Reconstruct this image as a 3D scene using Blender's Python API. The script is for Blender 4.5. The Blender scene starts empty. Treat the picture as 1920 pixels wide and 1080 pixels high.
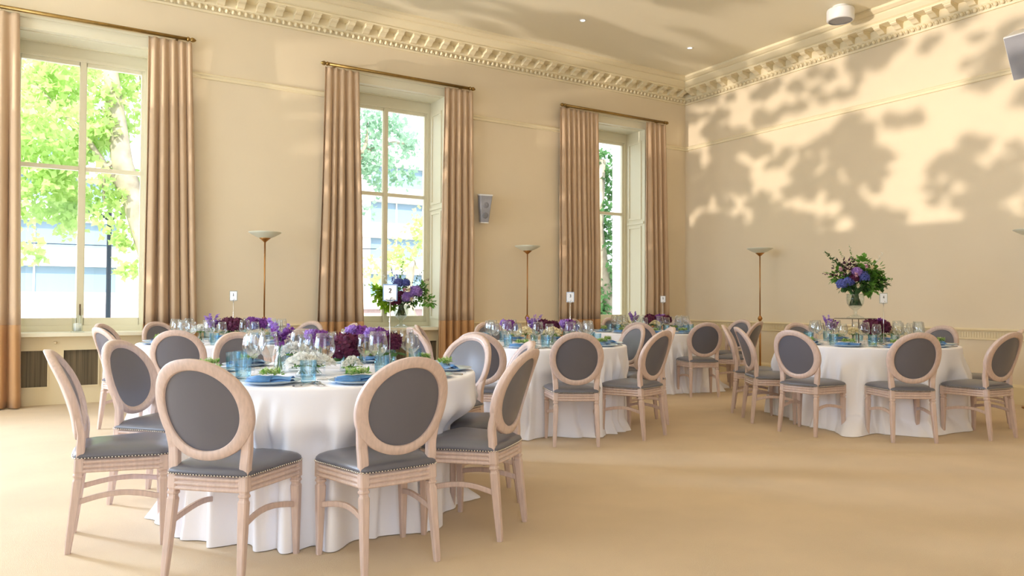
import bpy, math, random
from mathutils import Vector, Matrix
PI = math.pi
random.seed(7)
SC = bpy.context.scene
COL = SC.collection

# ------------------------------------------------------------------ camera
CAM_H, F_PX = 1.2, 1387.15
YAW, PITCH, ROLL = map(math.radians, (58.5289, 1.1266, 0.2327))
f0 = Vector((math.cos(YAW), math.sin(YAW), 0)); r0 = Vector((math.sin(YAW), -math.cos(YAW), 0)); u0 = Vector((0, 0, 1))
fw = f0*math.cos(PITCH)+u0*math.sin(PITCH); up = -f0*math.sin(PITCH)+u0*math.cos(PITCH)
rt = r0*math.cos(ROLL)+up*math.sin(ROLL); up2 = -r0*math.sin(ROLL)+up*math.cos(ROLL)
cam = bpy.data.cameras.new('camera'); cam.sensor_width = 36; cam.lens = F_PX/1920*36
cam.clip_start = 0.05; cam.clip_end = 400
co = bpy.data.objects.new('camera', cam); COL.objects.link(co)
M3 = Matrix((rt, up2, -fw)).transposed(); co.matrix_world = Matrix.Translation((0, 0, CAM_H)) @ M3.to_4x4()
SC.camera = co

# ------------------------------------------------------------------ view, world, sun, daylight
SC.view_settings.view_transform = 'Standard'; SC.view_settings.look = 'None'
SC.view_settings.gamma = 1; SC.view_settings.use_curve_mapping = False
SC.view_settings.exposure = -0.2
cy = SC.cycles
cy.use_denoising = True
cy.max_bounces = 10; cy.diffuse_bounces = 5; cy.glossy_bounces = 3; cy.transmission_bounces = 4; cy.transparent_max_bounces = 24
cy.caustics_reflective = False; cy.caustics_refractive = False
cy.sample_clamp_indirect = 6

W = bpy.data.worlds.new('world'); SC.world = W; W.use_nodes = True
bg = W.node_tree.nodes['Background']; bg.inputs[0].default_value = (0.84, 0.91, 1.0, 1); bg.inputs[1].default_value = 3.2

def light(name, kind, loc, direction, energy, color, **kw):
    l = bpy.data.lights.new(name, kind); l.energy = energy; l.color = color
    for k, v in kw.items(): setattr(l, k, v)
    o = bpy.data.objects.new(name, l); COL.objects.link(o); o.location = loc
    o.rotation_euler = Vector(direction).to_track_quat('-Z', 'Y').to_euler()
    return o
light('sun', 'SUN', (0, -20, 30), (0.35, 0.72, -0.62), 7.0, (1, 0.95, 0.86), angle=0.02)
WIN_X = (0.22, 4.17, 8.13)
WIN_ALL = (-3.74,)+WIN_X
for wx in WIN_X:                                              # portals: they only guide the sky light
    p = light('window_portal', 'AREA', (wx, 10.7, 2.57), (0, -1, 0), 1, (1, 1, 1), shape='RECTANGLE', size=1.5, size_y=3.6)
    p.data.cycles.is_portal = True
BAY = (2.9, 9.1, 0.12, 4.55)                                  # glazed bay in the west wall: y0, y1, z0, z1
p = light('bay_portal', 'AREA', (-6.4, (BAY[0]+BAY[1])/2, (BAY[2]+BAY[3])/2), (1, 0, 0), 1, (1, 1, 1), shape='RECTANGLE', size=BAY[1]-BAY[0], size_y=BAY[3]-BAY[2])
p.data.cycles.is_portal = True
# daylight through the bay and the sun thrown back up by a wet surface outside it
light('west_window_daylight', 'AREA', (-6.2, 5.6, 2.0), (1, -0.12, -0.15), 420, (0.60, 0.77, 1.0), shape='RECTANGLE', size=6.0, size_y=3.4)
light('north_window_daylight', 'AREA', (-3.74, 10.75, 2.6), (0.62, -1, -0.36), 2300, (0.62, 0.76, 1.0), shape='RECTANGLE', size=1.5, size_y=3.3)
light('reflected_sun', 'SPOT', (-27, 6.0, -2.5), (1, 0.03, 0.135), 47000, (1, 0.86, 0.73), spot_size=0.75, spot_blend=0.1, shadow_soft_size=0.075)

light('south_fill_light', 'AREA', (-1.0, -3.6, 2.4), (0.15, 1, -0.2), 85, (0.62, 0.78, 1.0), shape='RECTANGLE', size=3.6, size_y=3.2)  # added cool fill from behind the camera, through an invented opening

# ------------------------------------------------------------------ mesh helpers
class MB:
    def __init__(s): s.v = []; s.f = []; s.sm = []
    def add(s, vs, fs, smooth=True):
        b = len(s.v); s.v += [tuple(v) for v in vs]; s.f += [tuple(b+i for i in f) for f in fs]; s.sm += [smooth]*len(fs); return s
    def box(s, x0, x1, y0, y1, z0, z1):
        vs = [(x, y, z) for x in (x0, x1) for y in (y0, y1) for z in (z0, z1)]
        return s.add(vs, [(0, 1, 3, 2), (4, 6, 7, 5), (0, 4, 5, 1), (2, 3, 7, 6), (0, 2, 6, 4), (1, 5, 7, 3)], False)
    def lathe(s, prof, n=24, c=(0, 0, 0), flute=None, cap=True, a0=0.0):
        vs = []
        for r, z in prof:
            for i in range(n):
                a = a0+2*PI*i/n; rr = r*(1+(flute(i) if flute else 0)); vs.append((c[0]+rr*math.cos(a), c[1]+rr*math.sin(a), c[2]+z))
        fs = [(j*n+i, j*n+(i+1) % n, (j+1)*n+(i+1) % n, (j+1)*n+i) for j in range(len(prof)-1) for i in range(n)]
        if cap:
            if prof[0][0] > 1e-4: fs.append(tuple(reversed(range(n))))
            if prof[-1][0] > 1e-4: fs.append(tuple((len(prof)-1)*n+i for i in range(n)))
        return s.add(vs, fs)
    def tube(s, pts, r, n=8, smooth=True, section=None, upv=None):
        pts = [Vector(p) for p in pts]; rs = r if isinstance(r, (list, tuple)) else [r]*len(pts)
        vs = []; prev = None
        for k, p in enumerate(pts):
            d = (pts[min(k+1, len(pts)-1)]-pts[max(k-1, 0)]).normalized()
            a = Vector(upv) if upv else (Vector((0, 0, 1)) if abs(d.z) < .9 else Vector((1, 0, 0)))
            if prev is not None and not upv: a = prev
            x = (a-d*a.dot(d)).normalized(); y = d.cross(x); prev = x
            rr = rs[k]; rx, ry = rr if isinstance(rr, (tuple, list)) else (rr, rr)
            for i in range(n):
                if section: ca, sa = section[i]
                else: ca, sa = math.cos(2*PI*i/n), math.sin(2*PI*i/n)
                vs.append(p+x*rx*ca+y*ry*sa)
        m = len(pts)
        fs = [(j*n+i, j*n+(i+1) % n, (j+1)*n+(i+1) % n, (j+1)*n+i) for j in range(m-1) for i in range(n)]
        fs += [tuple(reversed(range(n))), tuple((m-1)*n+i for i in range(n))]
        return s.add(vs, fs, smooth)
    def build(s, name, mat, parent=None, loc=None):
        me = bpy.data.meshes.new(name); me.from_pydata(s.v, [], s.f)
        me.polygons.foreach_set('use_smooth', s.sm); me.materials.append(mat); me.update()
        o = bpy.data.objects.new(name, me); COL.objects.link(o)
        if parent: o.parent = parent
        if loc: o.location = loc
        return o
RSEC = [(1, .72), (.72, 1), (-.72, 1), (-1, .72), (-1, -.72), (-.72, -1), (.72, -1), (1, -.72)]   # a square with eased corners

def tag(o, label=None, cat=None, group=None, kind=None):
    if label: o['label'] = label
    if cat: o['category'] = cat
    if group: o['group'] = group
    if kind: o['kind'] = kind
    return o
def thing(name, label, cat, loc=(0, 0, 0), rz=0, group=None):
    o = bpy.data.objects.new(name, None); COL.objects.link(o); o.location = loc; o.rotation_euler = (0, 0, rz)
    return tag(o, label, cat, group)
def kids(o): return [c for c in bpy.data.objects if c.parent == o]
TREE = {}
def dup(root, loc, rz, label=None, group=None, scale=None):
    """a copy of a thing with copies of its parts and sub-parts"""
    if root.name not in TREE: TREE[root.name] = [(c, kids(c)) for c in kids(root)]
    r = root.copy(); COL.objects.link(r); r.location = loc; r.rotation_euler = (0, 0, rz)
    if scale: r.scale = scale
    if label: r['label'] = label
    if group: r['group'] = group
    for ch, gs in TREE[root.name]:
        c = ch.copy(); COL.objects.link(c); c.parent = r
        for g in gs:
            d = g.copy(); COL.objects.link(d); d.parent = c
    return r
class Proto:
    """first use moves the thing itself, later uses copy it"""
    def __init__(s, root): s.root = root; s.used = False
    def put(s, loc, rz, label, group=None, scale=None):
        if s.used: return dup(s.root, loc, rz, label, group, scale)
        s.used = True; TREE[s.root.name] = [(c, kids(c)) for c in kids(s.root)]
        s.root.location = loc; s.root.rotation_euler = (0, 0, rz); s.root['label'] = label
        if group: s.root['group'] = group
        if scale: s.root.scale = scale
        return s.root

# ------------------------------------------------------------------ materials
def srgb(r, g, b):
    return tuple(((c/255)/12.92 if c/255 <= .04045 else ((c/255+.055)/1.055)**2.4) for c in (r, g, b))+(1,)
def mat(name, col, rough=.6, metal=0, noise=None, bump=None, spec=None, sheen=0, coat=0, stretch=None):
    m = bpy.data.materials.new(name); m.use_nodes = True; nt = m.node_tree; b = nt.nodes['Principled BSDF']
    b.inputs['Base Color'].default_value = col; b.inputs['Roughness'].default_value = rough; b.inputs['Metallic'].default_value = metal
    if spec is not None: b.inputs['Specular IOR Level'].default_value = spec
    if sheen: b.inputs['Sheen Weight'].default_value = sheen
    if coat: b.inputs['Coat Weight'].default_value = coat
    tc = nt.nodes.new('ShaderNodeTexCoord'); mp = nt.nodes.new('ShaderNodeMapping'); nt.links.new(tc.outputs['Object'], mp.inputs[0])
    if stretch: mp.inputs['Scale'].default_value = stretch
    if noise:
        sc_, amt, det = noise
        n = nt.nodes.new('ShaderNodeTexNoise'); n.inputs['Scale'].default_value = sc_; n.inputs['Detail'].default_value = det
        nt.links.new(mp.outputs[0], n.inputs[0])
        r = nt.nodes.new('ShaderNodeValToRGB')
        r.color_ramp.elements[0].position = .3; r.color_ramp.elements[1].position = .7
        r.color_ramp.elements[0].color = tuple(c*(1-amt) for c in col[:3])+(1,); r.color_ramp.elements[1].color = tuple(min(1, c*(1+amt)) for c in col[:3])+(1,)
        nt.links.new(n.outputs[0], r.inputs[0]); nt.links.new(r.outputs[0], b.inputs['Base Color'])
    if bump:
        sc_, st = bump
        n = nt.nodes.new('ShaderNodeTexNoise'); n.inputs['Scale'].default_value = sc_; n.inputs['Detail'].default_value = 4
        nt.links.new(mp.outputs[0], n.inputs[0])
        bp = nt.nodes.new('ShaderNodeBump'); bp.inputs['Strength'].default_value = st; bp.inputs['Distance'].default_value = .01
        nt.links.new(n.outputs[0], bp.inputs['Height']); nt.links.new(bp.outputs[0], b.inputs['Normal'])
    return m
def glassy(name, tint=(1, 1, 1), edge=.5, rough=.02, base=.04, ribs=False):
    """thin glass: mostly clear, mirror-like towards grazing angles"""
    m = bpy.data.materials.new(name); m.use_nodes = True; nt = m.node_tree; nt.nodes.clear()
    out = nt.nodes.new('ShaderNodeOutputMaterial'); mix = nt.nodes.new('ShaderNodeMixShader')
    t = nt.nodes.new('ShaderNodeBsdfTransparent'); t.inputs[0].default_value = tint+(1,)
    g = nt.nodes.new('ShaderNodeBsdfGlossy'); g.inputs['Roughness'].default_value = rough
    lw = nt.nodes.new('ShaderNodeLayerWeight'); lw.inputs[0].default_value = .35
    ma = nt.nodes.new('ShaderNodeMath'); ma.operation = 'MULTIPLY_ADD'; ma.inputs[1].default_value = edge; ma.inputs[2].default_value = base
    sq = nt.nodes.new('ShaderNodeMath'); sq.operation = 'POWER'; sq.inputs[1].default_value = 1.8
    nt.links.new(lw.outputs['Facing'], sq.inputs[0]); nt.links.new(sq.outputs[0], ma.inputs[0])
    if ribs:
        cm = nt.nodes.new('ShaderNodeMix'); cm.data_type = 'RGBA'; cm.inputs['A'].default_value = (.90, .975, 1, 1); cm.inputs['B'].default_value = tint+(1,)
        nt.links.new(lw.outputs['Facing'], cm.inputs['Factor']); nt.links.new(cm.outputs['Result'], t.inputs[0])
    nt.links.new(ma.outputs[0], mix.inputs[0])
    nt.links.new(t.outputs[0], mix.inputs[1]); nt.links.new(g.outputs[0], mix.inputs[2]); nt.links.new(mix.outputs[0], out.inputs[0])
    return m
def emit(name, col, s):
    m = bpy.data.materials.new(name); m.use_nodes = True; b = m.node_tree.nodes['Principled BSDF']
    b.inputs['Base Color'].default_value = col; b.inputs['Emission Color'].default_value = col; b.inputs['Emission Strength'].default_value = s
    return m
def leafy(name, col, trans=.5, amt=.25, ns=3):
    if 'petal' in name: ns = 55; amt = max(amt, .4) if 'white' not in name and 'cream' not in name else amt
    m = mat(name, col, .6, noise=(ns, amt, 3)); nt = m.node_tree; b = nt.nodes['Principled BSDF']; out = nt.nodes['Material Output']
    t = nt.nodes.new('ShaderNodeBsdfTranslucent'); t.inputs[0].default_value = tuple(min(1, c*1.3) for c in col[:3])+(1,)
    mx = nt.nodes.new('ShaderNodeMixShader'); mx.inputs[0].default_value = trans
    nt.links.new(b.outputs[0], mx.inputs[1]); nt.links.new(t.outputs[0], mx.inputs[2]); nt.links.new(mx.outputs[0], out.inputs[0])
    return m
M = dict(
    wall=mat('cream_wall_paint', srgb(225, 210, 183), .75, noise=(1.2, .02, 3), bump=(60, .05)),
    ceil=mat('ceiling_paint', srgb(234, 225, 200), .8),
    trim=mat('plaster_trim', srgb(232, 219, 186), .6),
    dado=mat('dado_paint', srgb(228, 212, 174), .55),
    joinery=mat('window_paint', srgb(226, 220, 196), .35),
    carpet=mat('beige_carpet', srgb(216, 192, 158), .95, noise=(1.6, .07, 8), bump=(420, .6), sheen=.2, spec=.1),
    wood=mat('limed_beech', srgb(203, 180, 170), .36, noise=(14, .10, 5), stretch=(6, 6, .6), spec=.5),
    leather=mat('grey_leather', srgb(98, 98, 108), .28, noise=(3, .04, 3), bump=(500, .10), spec=.55),
    nail=mat('nickel_nail', srgb(225, 220, 210), .25, 1),
    cloth=mat('white_tablecloth', srgb(243, 242, 249), .8, bump=(300, .05), sheen=.1),
    curtain=mat('taupe_curtain', srgb(192, 165, 136), .85, noise=(2, .03, 3), sheen=.15),
    band=mat('golden_curtain_band', srgb(178, 134, 88), .8, noise=(3, .04, 3), sheen=.2),
    brass=mat('aged_brass', srgb(150, 122, 72), .32, .9, noise=(20, .15, 3)),
    bronze=mat('lamp_brass', srgb(176, 128, 74), .3, .85),
    shade=mat('opal_lamp_glass', srgb(222, 224, 206), .35),
    glass=glassy('wine_glass', (.97, .982, .99), .85, .03, .045),
    vase=glassy('vase_glass', (.93, .965, .96), .7, .04, .05),
    blue=glassy('blue_tumbler_glass', (.30, .66, .84), .35, .12, .10, True),
    pane=glassy('window_pane', (.985, .99, .99), .12, .0, .01),
    plate=mat('pale_blue_plate', srgb(186, 204, 216), .18),
    napkin=mat('blue_napkin', srgb(84, 136, 192), .8, noise=(40, .12, 3), sheen=.3),
    silver=mat('silver_cutlery', srgb(215, 215, 218), .15, 1),
    white=mat('white_plastic', srgb(228, 228, 228), .4),
    mesh=mat('speaker_grille', srgb(150, 150, 156), .5, noise=(200, .2, 2)),
    grille=mat('reed_grille', srgb(120, 106, 82), .7, noise=(60, .35, 2), stretch=(1, 1, .02)),
    iron=mat('dark_metal', srgb(96, 78, 58), .4, .8),
    ink=mat('dark_ink', srgb(30, 36, 52), .6),
    card=mat('white_card', srgb(240, 242, 246), .6),
    acrylic=glassy('clear_acrylic', (.80, .88, .96), .5, .02, .08),
    signblue=mat('blue_sign_border', srgb(120, 150, 190), .5),
    wax=mat('white_wax', srgb(240, 238, 230), .5),
    lamp=emit('downlight_lens', (1, .93, .82, 1), 14),
    stem=leafy('flower_stem', srgb(96, 136, 66), .2),
    leaf=leafy('fresh_leaf', srgb(104, 154, 62), .3),
    darkleaf=leafy('dark_leaf', srgb(66, 104, 52), .25),
    lime=leafy('lime_leaf', srgb(150, 190, 50), .35),
    maroon=leafy('maroon_petal', srgb(92, 22, 62), .2),
    purple=leafy('purple_petal', srgb(130, 66, 152), .3),
    violet=leafy('violet_petal', srgb(166, 130, 204), .35),
    blueflower=leafy('blue_petal', srgb(98, 108, 182), .3),
    whiteflower=leafy('white_petal', srgb(244, 244, 238), .35, .05),
    creamflower=leafy('cream_petal', srgb(240, 226, 196), .3, .08),
    pinkflower=leafy('pink_petal', srgb(220, 180, 196), .3, .08),
    sprig=leafy('pale_green_sprig', srgb(176, 196, 128), .35),
    yellow=leafy('yellow_petal', srgb(232, 216, 70), .3),
    treeleaf=leafy('plane_leaf', srgb(190, 214, 140), .5),
    treeleaf2=leafy('blue_green_leaf', srgb(150, 184, 158), .45),
    hedge=leafy('hedge_leaf', srgb(90, 136, 80), .4),
    bark=mat('bark', srgb(168, 158, 138), .9, noise=(3, .3, 4)),
    stone=mat('pale_stone', srgb(226, 222, 214), .8),
    brickb=mat('far_brick', srgb(196, 172, 170), .9, noise=(6, .1, 3)),
    bwin=mat('office_window', srgb(138, 166, 184), .2),
    tarmac=mat('pavement', srgb(190, 188, 184), .9),
    black=mat('black_iron', srgb(36, 52, 66), .5),
)

# ------------------------------------------------------------------ room shell
XW, XE, YS, YN, ZC = -6.0, 9.863, -3.2, 9.98, 5.25
def struct(o): o['kind'] = 'structure'; return o
struct(MB().box(XW-.3, XE+.3, YS-.3, YN+.6, -.3, 0).build('floor', M['carpet']))
struct(MB().box(XW-.3, XE+.3, YS-.3, YN+.6, ZC, ZC+.3).build('ceiling', M['ceil']))
WT = .60
OZ0, OZ1, OW = .83, 4.30, .74
m = MB(); xs = [XW-.3]
for wx in WIN_ALL: xs += [wx-OW, wx+OW]
xs += [XE+.3]
for i in range(0, len(xs), 2): struct(MB().box(xs[i], xs[i+1], YN, YN+WT, 0, ZC).build('wall_north', M['wall']))
for wx in WIN_ALL: struct(MB().box(wx-OW, wx+OW, YN, YN+WT, OZ1, ZC).build('wall_north', M['wall']))
for wx in WIN_ALL: struct(MB().box(wx-OW, wx+OW, YN+.145, YN+WT, 0, .79).build('wall_north', M['wall']))
struct(MB().box(XE, XE+.3, YS-.3, YN, 0, ZC).build('wall_east', M['wall']))
m = MB(); m.box(XW-.3, -2.9, YS-.3, YS, 0, ZC); m.box(.9, XE+.3, YS-.3, YS, 0, ZC); m.box(-2.9, .9, YS-.3, YS, 0, .7); m.box(-2.9, .9, YS-.3, YS, 4.1, ZC)  # the gap in this wall is added to let the south fill in
struct(m.build('wall_south', M['wall']))
m = MB()
for xx in (-2.9, -1.03, .84): m.box(xx, xx+.06, YS-.2, YS-.1, .7, 4.1)
m.box(-2.84, .84, YS-.2, YS-.1, .7, .78); m.box(-2.84, .84, YS-.2, YS-.1, 4.02, 4.1)
struct(m.build('window_6', M['joinery']))  # unseen frame added round the opening made for the fill light
y0, y1, z0, z1 = BAY
m = MB(); m.box(XW-.3, XW, YS, y0, 0, ZC); m.box(XW-.3, XW, y1, YN, 0, ZC); m.box(XW-.3, XW, y0, y1, 0, z0); m.box(XW-.3, XW, y0, y1, z1, ZC)
struct(m.build('wall_west', M['wall']))

def extrude_profile(name, prof, wall, a0, a1, mt):
    """prof: (distance out of the wall, z); run along the wall from a0 to a1"""
    m = MB(); n = len(prof); vs = []
    for a in (a0, a1):
        for d, z in prof: vs.append((a, YN-d, z) if wall == 'N' else (XE-d, a, z))
    fs = [(i, (i+1) % n, n+(i+1) % n, n+i) for i in range(n)]+[tuple(range(n)), tuple(reversed(range(n, 2*n)))]
    m.add(vs, fs, False)
    return struct(m.build(name, mt))
RAIL = [(0, 4.085), (.012, 4.085), (.028, 4.07), (.028, 4.06), (.014, 4.045), (.014, 4.03), (.02, 4.025), (.02, 4.015), (0, 4.01)]
DADO = [(0, .90), (.035, .90), (.045, .89), (.045, .88), (.03, .868), (.03, .862), (.014, .86), (.014, .775), (.022, .77), (.022, .76), (0, .755)]
BASE = [(0, .235), (.012, .235), (.02, .215), (.03, .205), (.03, 0), (0, 0)]
CORN = [(0, 4.86), (.03, 4.86), (.035, 4.885), (.02, 4.89), (.05, 4.93), (.075, 4.955), (.08, 4.965), (.08, 5.055), (.27, 5.055), (.275, 5.075), (.265, 5.085), (.29, 5.10), (.335, 5.15), (.345, 5.165), (.345, 5.18), (.37, 5.185), (.42, 5.215), (.42, 5.25), (0, 5.25)]
def cut_windows(a0, a1, half):
    segs = []; a = a0
    for wx in WIN_ALL: segs.append((a, wx-half)); a = wx+half
    segs.append((a, a1)); return segs
k = 1
for s0, s1 in cut_windows(XW, XE, .86):
    extrude_profile('trim_%d' % k, RAIL, 'N', s0, s1, M['trim']); k += 1
for s0, s1 in cut_windows(XW, XE, .86):
    extrude_profile('trim_%d' % k, DADO, 'N', s0, s1, M['dado']); k += 1
for s0, s1 in cut_windows(XW, XE, .75):
    extrude_profile('baseboard_north', BASE, 'N', s0, s1, M['dado'])
extrude_profile('trim_%d' % k, RAIL, 'E', YS, YN, M['trim']); k += 1
t_dado = extrude_profile('trim_%d' % k, DADO, 'E', YS, YN, M['dado']); k += 1
extrude_profile('baseboard_east', BASE, 'E', YS, YN, M['dado'])
cn = extrude_profile('trim_%d' % k, CORN, 'N', XW, XE, M['trim']); k += 1
ce = extrude_profile('trim_%d' % k, CORN, 'E', YS, YN-.02, M['trim']); k += 1
# fluting under the dado rail
m = MB(); y = 3.0
while y < YN-.06: m.box(XE-.021, XE-.013, y, y+.016, .785, .85); y += .032
struct(m.build('fluting', M['dado'], t_dado))
def modillion_band(wall, a0, a1, parent):
    m = MB(); e = MB(); a = a0
    P = (lambda a, d, z: (a, YN-d, z)) if wall == 'N' else (lambda a, d, z: (XE-d, a, z))
    while a < a1:
        prof = [(.08, 5.055), (.25, 5.055), (.25, 5.035), (.245, 5.02), (.22, 5.005), (.18, 5.0), (.15, 4.985), (.125, 4.965), (.08, 4.96)]
        w = .045; n = len(prof)
        vs = [P(a-w, d, z) for d, z in prof]+[P(a+w, d, z) for d, z in prof]
        m.add(vs, [(i, (i+1) % n, n+(i+1) % n, n+i) for i in range(n)]+[tuple(range(n)), tuple(reversed(range(n, 2*n)))], False)
        vs = [P(a-w-.008, .08, 5.055), P(a+w+.008, .08, 5.055), P(a+w+.008, .262, 5.055), P(a-w-.008, .262, 5.055), P(a-w-.008, .08, 5.04), P(a+w+.008, .08, 5.04), P(a+w+.008, .262, 5.04), P(a-w-.008, .262, 5.04)]
        m.add(vs, [(4, 5, 6, 7), (0, 1, 5, 4), (1, 2, 6, 5), (2, 3, 7, 6), (3, 0, 4, 7)], False)
        for j in range(3):                                    # egg and dart between
            c = a+j*.08
            vs = []; nr = 8
            for q in range(5):
                ph = PI/2*q/4; r = .03*math.cos(ph)
                for i in range(nr):
                    t = 2*PI*i/nr; vs.append(P(c+r*math.cos(t)*.8, .05+.035*math.sin(ph), 4.915+r*1.1*math.sin(t)))
            e.add(vs, [(q*nr+i, q*nr+(i+1) % nr, (q+1)*nr+(i+1) % nr, (q+1)*nr+i) for q in range(4) for i in range(nr)])
            c += .04
            e.add([P(c-.008, .02, 4.94), P(c+.008, .02, 4.94), P(c, .02, 4.885), P(c, .07, 4.93)], [(0, 2, 3), (1, 3, 2), (0, 3, 1)], False)
        a += .24
    m.build('modillion_band', M['trim'], parent); e.build('egg_and_dart_band', M['trim'], parent)
modillion_band('N', .5, XE-.1, cn); modillion_band('E', 3.9, YN-.1, ce)

# ------------------------------------------------------------------ windows
YG = 10.50
def ring_panel(m, x, ya, yb, za, zb, d, s):
    """raised moulding frame on a reveal face at x (s: direction into the opening)"""
    w = .035
    for (a, b, c, e) in ((ya, yb, za, za+w), (ya, yb, zb-w, zb), (ya, ya+w, za+w, zb-w), (yb-w, yb, za+w, zb-w)):
        m.box(min(x, x+s*d), max(x, x+s*d), a, b, c, e)
for i, wx in enumerate(WIN_X+(-3.74,)):
    a, b = wx-OW, wx+OW
    m = MB()
    m.box(a, a+.06, YG-.04, YG+.06, OZ0, OZ1); m.box(b-.06, b, YG-.04, YG+.06, OZ0, OZ1)
    m.box(a+.06, b-.06, YG-.04, YG+.06, 4.13, OZ1); m.box(a+.06, b-.06, YG-.05, YG+.06, OZ0, .90)
    m.box(a+.06, b-.06, YG-.055, YG-.04, 4.13, 4.165)
    for s in (-1, 1):                                         # two side-hung casements, each with a glazing bar
        c0, c1 = (a+.06, wx) if s < 0 else (wx, b-.06)
        m.box(c0, c0+.04, YG-.02, YG+.03, .90, 4.13); m.box(c1-.04, c1, YG-.02, YG+.03, .90, 4.13)
        m.box(c0+.035, c1-.035, YG-.02, YG+.03, 4.085, 4.13); m.box(c0+.035, c1-.035, YG-.02, YG+.03, .90, .99)
        m.box(c0+.035, c1-.035, YG-.026, YG+.036, 2.795, 2.845)
    m.box(wx-.03, wx+.03, YG-.04, YG-.02, .90, 4.13)
    wo = struct(m.build('window_%d' % (i+1), M['joinery']))
    for s in (-1, 1):
        c0, c1 = (a+.095, wx-.035) if s < 0 else (wx+.035, b-.095)
        for za, zb in ((.99, 2.80), (2.84, 4.085)):
            MB().box(c0, c1, YG+.002, YG+.006, za, zb).build('pane', M['pane'], wo)
    m = MB().box(wx-.008, wx+.008, YG-.05, YG-.035, 1.03, 1.16); m.tube([(wx, YG-.05, 1.10), (wx, YG-.085, 1.10), (wx, YG-.085, 1.02)], .008, 8)
    m.build('window_handle', M['iron'], wo)
    m = MB()                                                  # architrave round the opening, lining, shutter cases
    for (p, q, r, s) in ((a-.12, a, 0, OZ1+.12), (b, b+.12, 0, OZ1+.12), (a, b, OZ1, OZ1+.12)):
        m.box(p, q, YN-.02, YN, r, s)
    m.box(a-.135, a-.105, YN-.035, YN, 0, OZ1+.135); m.box(b+.105, b+.135, YN-.035, YN, 0, OZ1+.135); m.box(a-.105, b+.105, YN-.035, YN, OZ1+.105, OZ1+.135)
    m.box(a-.001, a+.012, YN-.02, YG-.04, OZ0, OZ1); m.box(b-.012, b+.001, YN-.02, YG-.04, OZ0, OZ1); m.box(a+.012, b-.012, YN-.02, YG-.04, OZ1-.012, OZ1+.001)
    for x, s in ((a+.012, 1), (b-.012, -1)):
        ring_panel(m, x, YN+.07, YN+.42, 2.70, 4.10, .016, s); ring_panel(m, x, YN+.07, YN+.42, .95, 2.58, .016, s)
        m.box(min(x, x+s*.02), max(x, x+s*.02), YN+.0, YN+.45, 2.615, 2.655)
    m.box(a+.05, b-.05, YN+.07, YN+.085, OZ1-.022, OZ1-.012); m.box(a+.05, b-.05, YN+.40, YN+.415, OZ1-.022, OZ1-.012)
    m.build('reveal_lining', M['joinery'], wo)
    MB().box(a-.14, b+.14, YN-.05, YG-.04, .79, .83).build('window_sill', M['joinery'], wo)
    if i == 3: continue
    # radiator cabinet with three reed grilles
    rc = thing('radiator_cabinet', ('cream radiator cabinet with woven grilles under the leftmost window', 'cream radiator cabinet under the middle window', 'cream radiator cabinet under the window nearest the corner')[i], 'radiator cabinet', (wx, YN+.09, 0))
    m = MB().box(-.74, .74, 0, .05, 0, .20)
    gx = [(-.675, -.325), (-.175+.01, .185), (.325, .675)]
    xsr = [-.74, -.675, -.325, -.165, .185, .325, .675, .74]
    for q in range(0, 8, 2): m.box(xsr[q], xsr[q+1], 0, .05, .20, .64)
    m.box(-.74, .74, 0, .05, .64, .79)
    for g0, g1 in gx:
        for (p, q, r, s) in ((g0-.015, g1+.015, .625, .64), (g0-.015, g1+.015, .195, .21), (g0-.015, g0, .21, .625), (g1, g1+.015, .21, .625)): m.box(p, q, -.012, 0, r, s)
    m.build('body', M['dado'], rc)
    for g0, g1 in gx:
        g = MB().box(g0, g1, .03, .04, .20, .64); x = g0
        while x < g1-.004: g.box(x, x+.006, .022, .03, .20, .64); x += .0125
        g.build('grille', M['grille'], rc)
    MB().lathe([(0, -.02), (.014, -.02), (.018, -.008), (.01, 0), (.008, .01)], 12).build('knob', M['dado'], rc, (-.25, -.012, .715)).rotation_euler = (-PI/2, 0, 0)

# bay glazing in the west wall (behind the viewer's left shoulder)
m = MB(); nb = 1
for j in range(nb+1):
    yy = y0+(y1-y0)*j/nb; m.box(XW-.2, XW-.1, yy-.04, yy+.04, z0, z1)
m.box(XW-.2, XW-.1, y0, y1, z0, z0+.08); m.box(XW-.2, XW-.1, y0, y1, z1-.08, z1)
wb = struct(m.build('window_5', M['joinery']))

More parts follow.
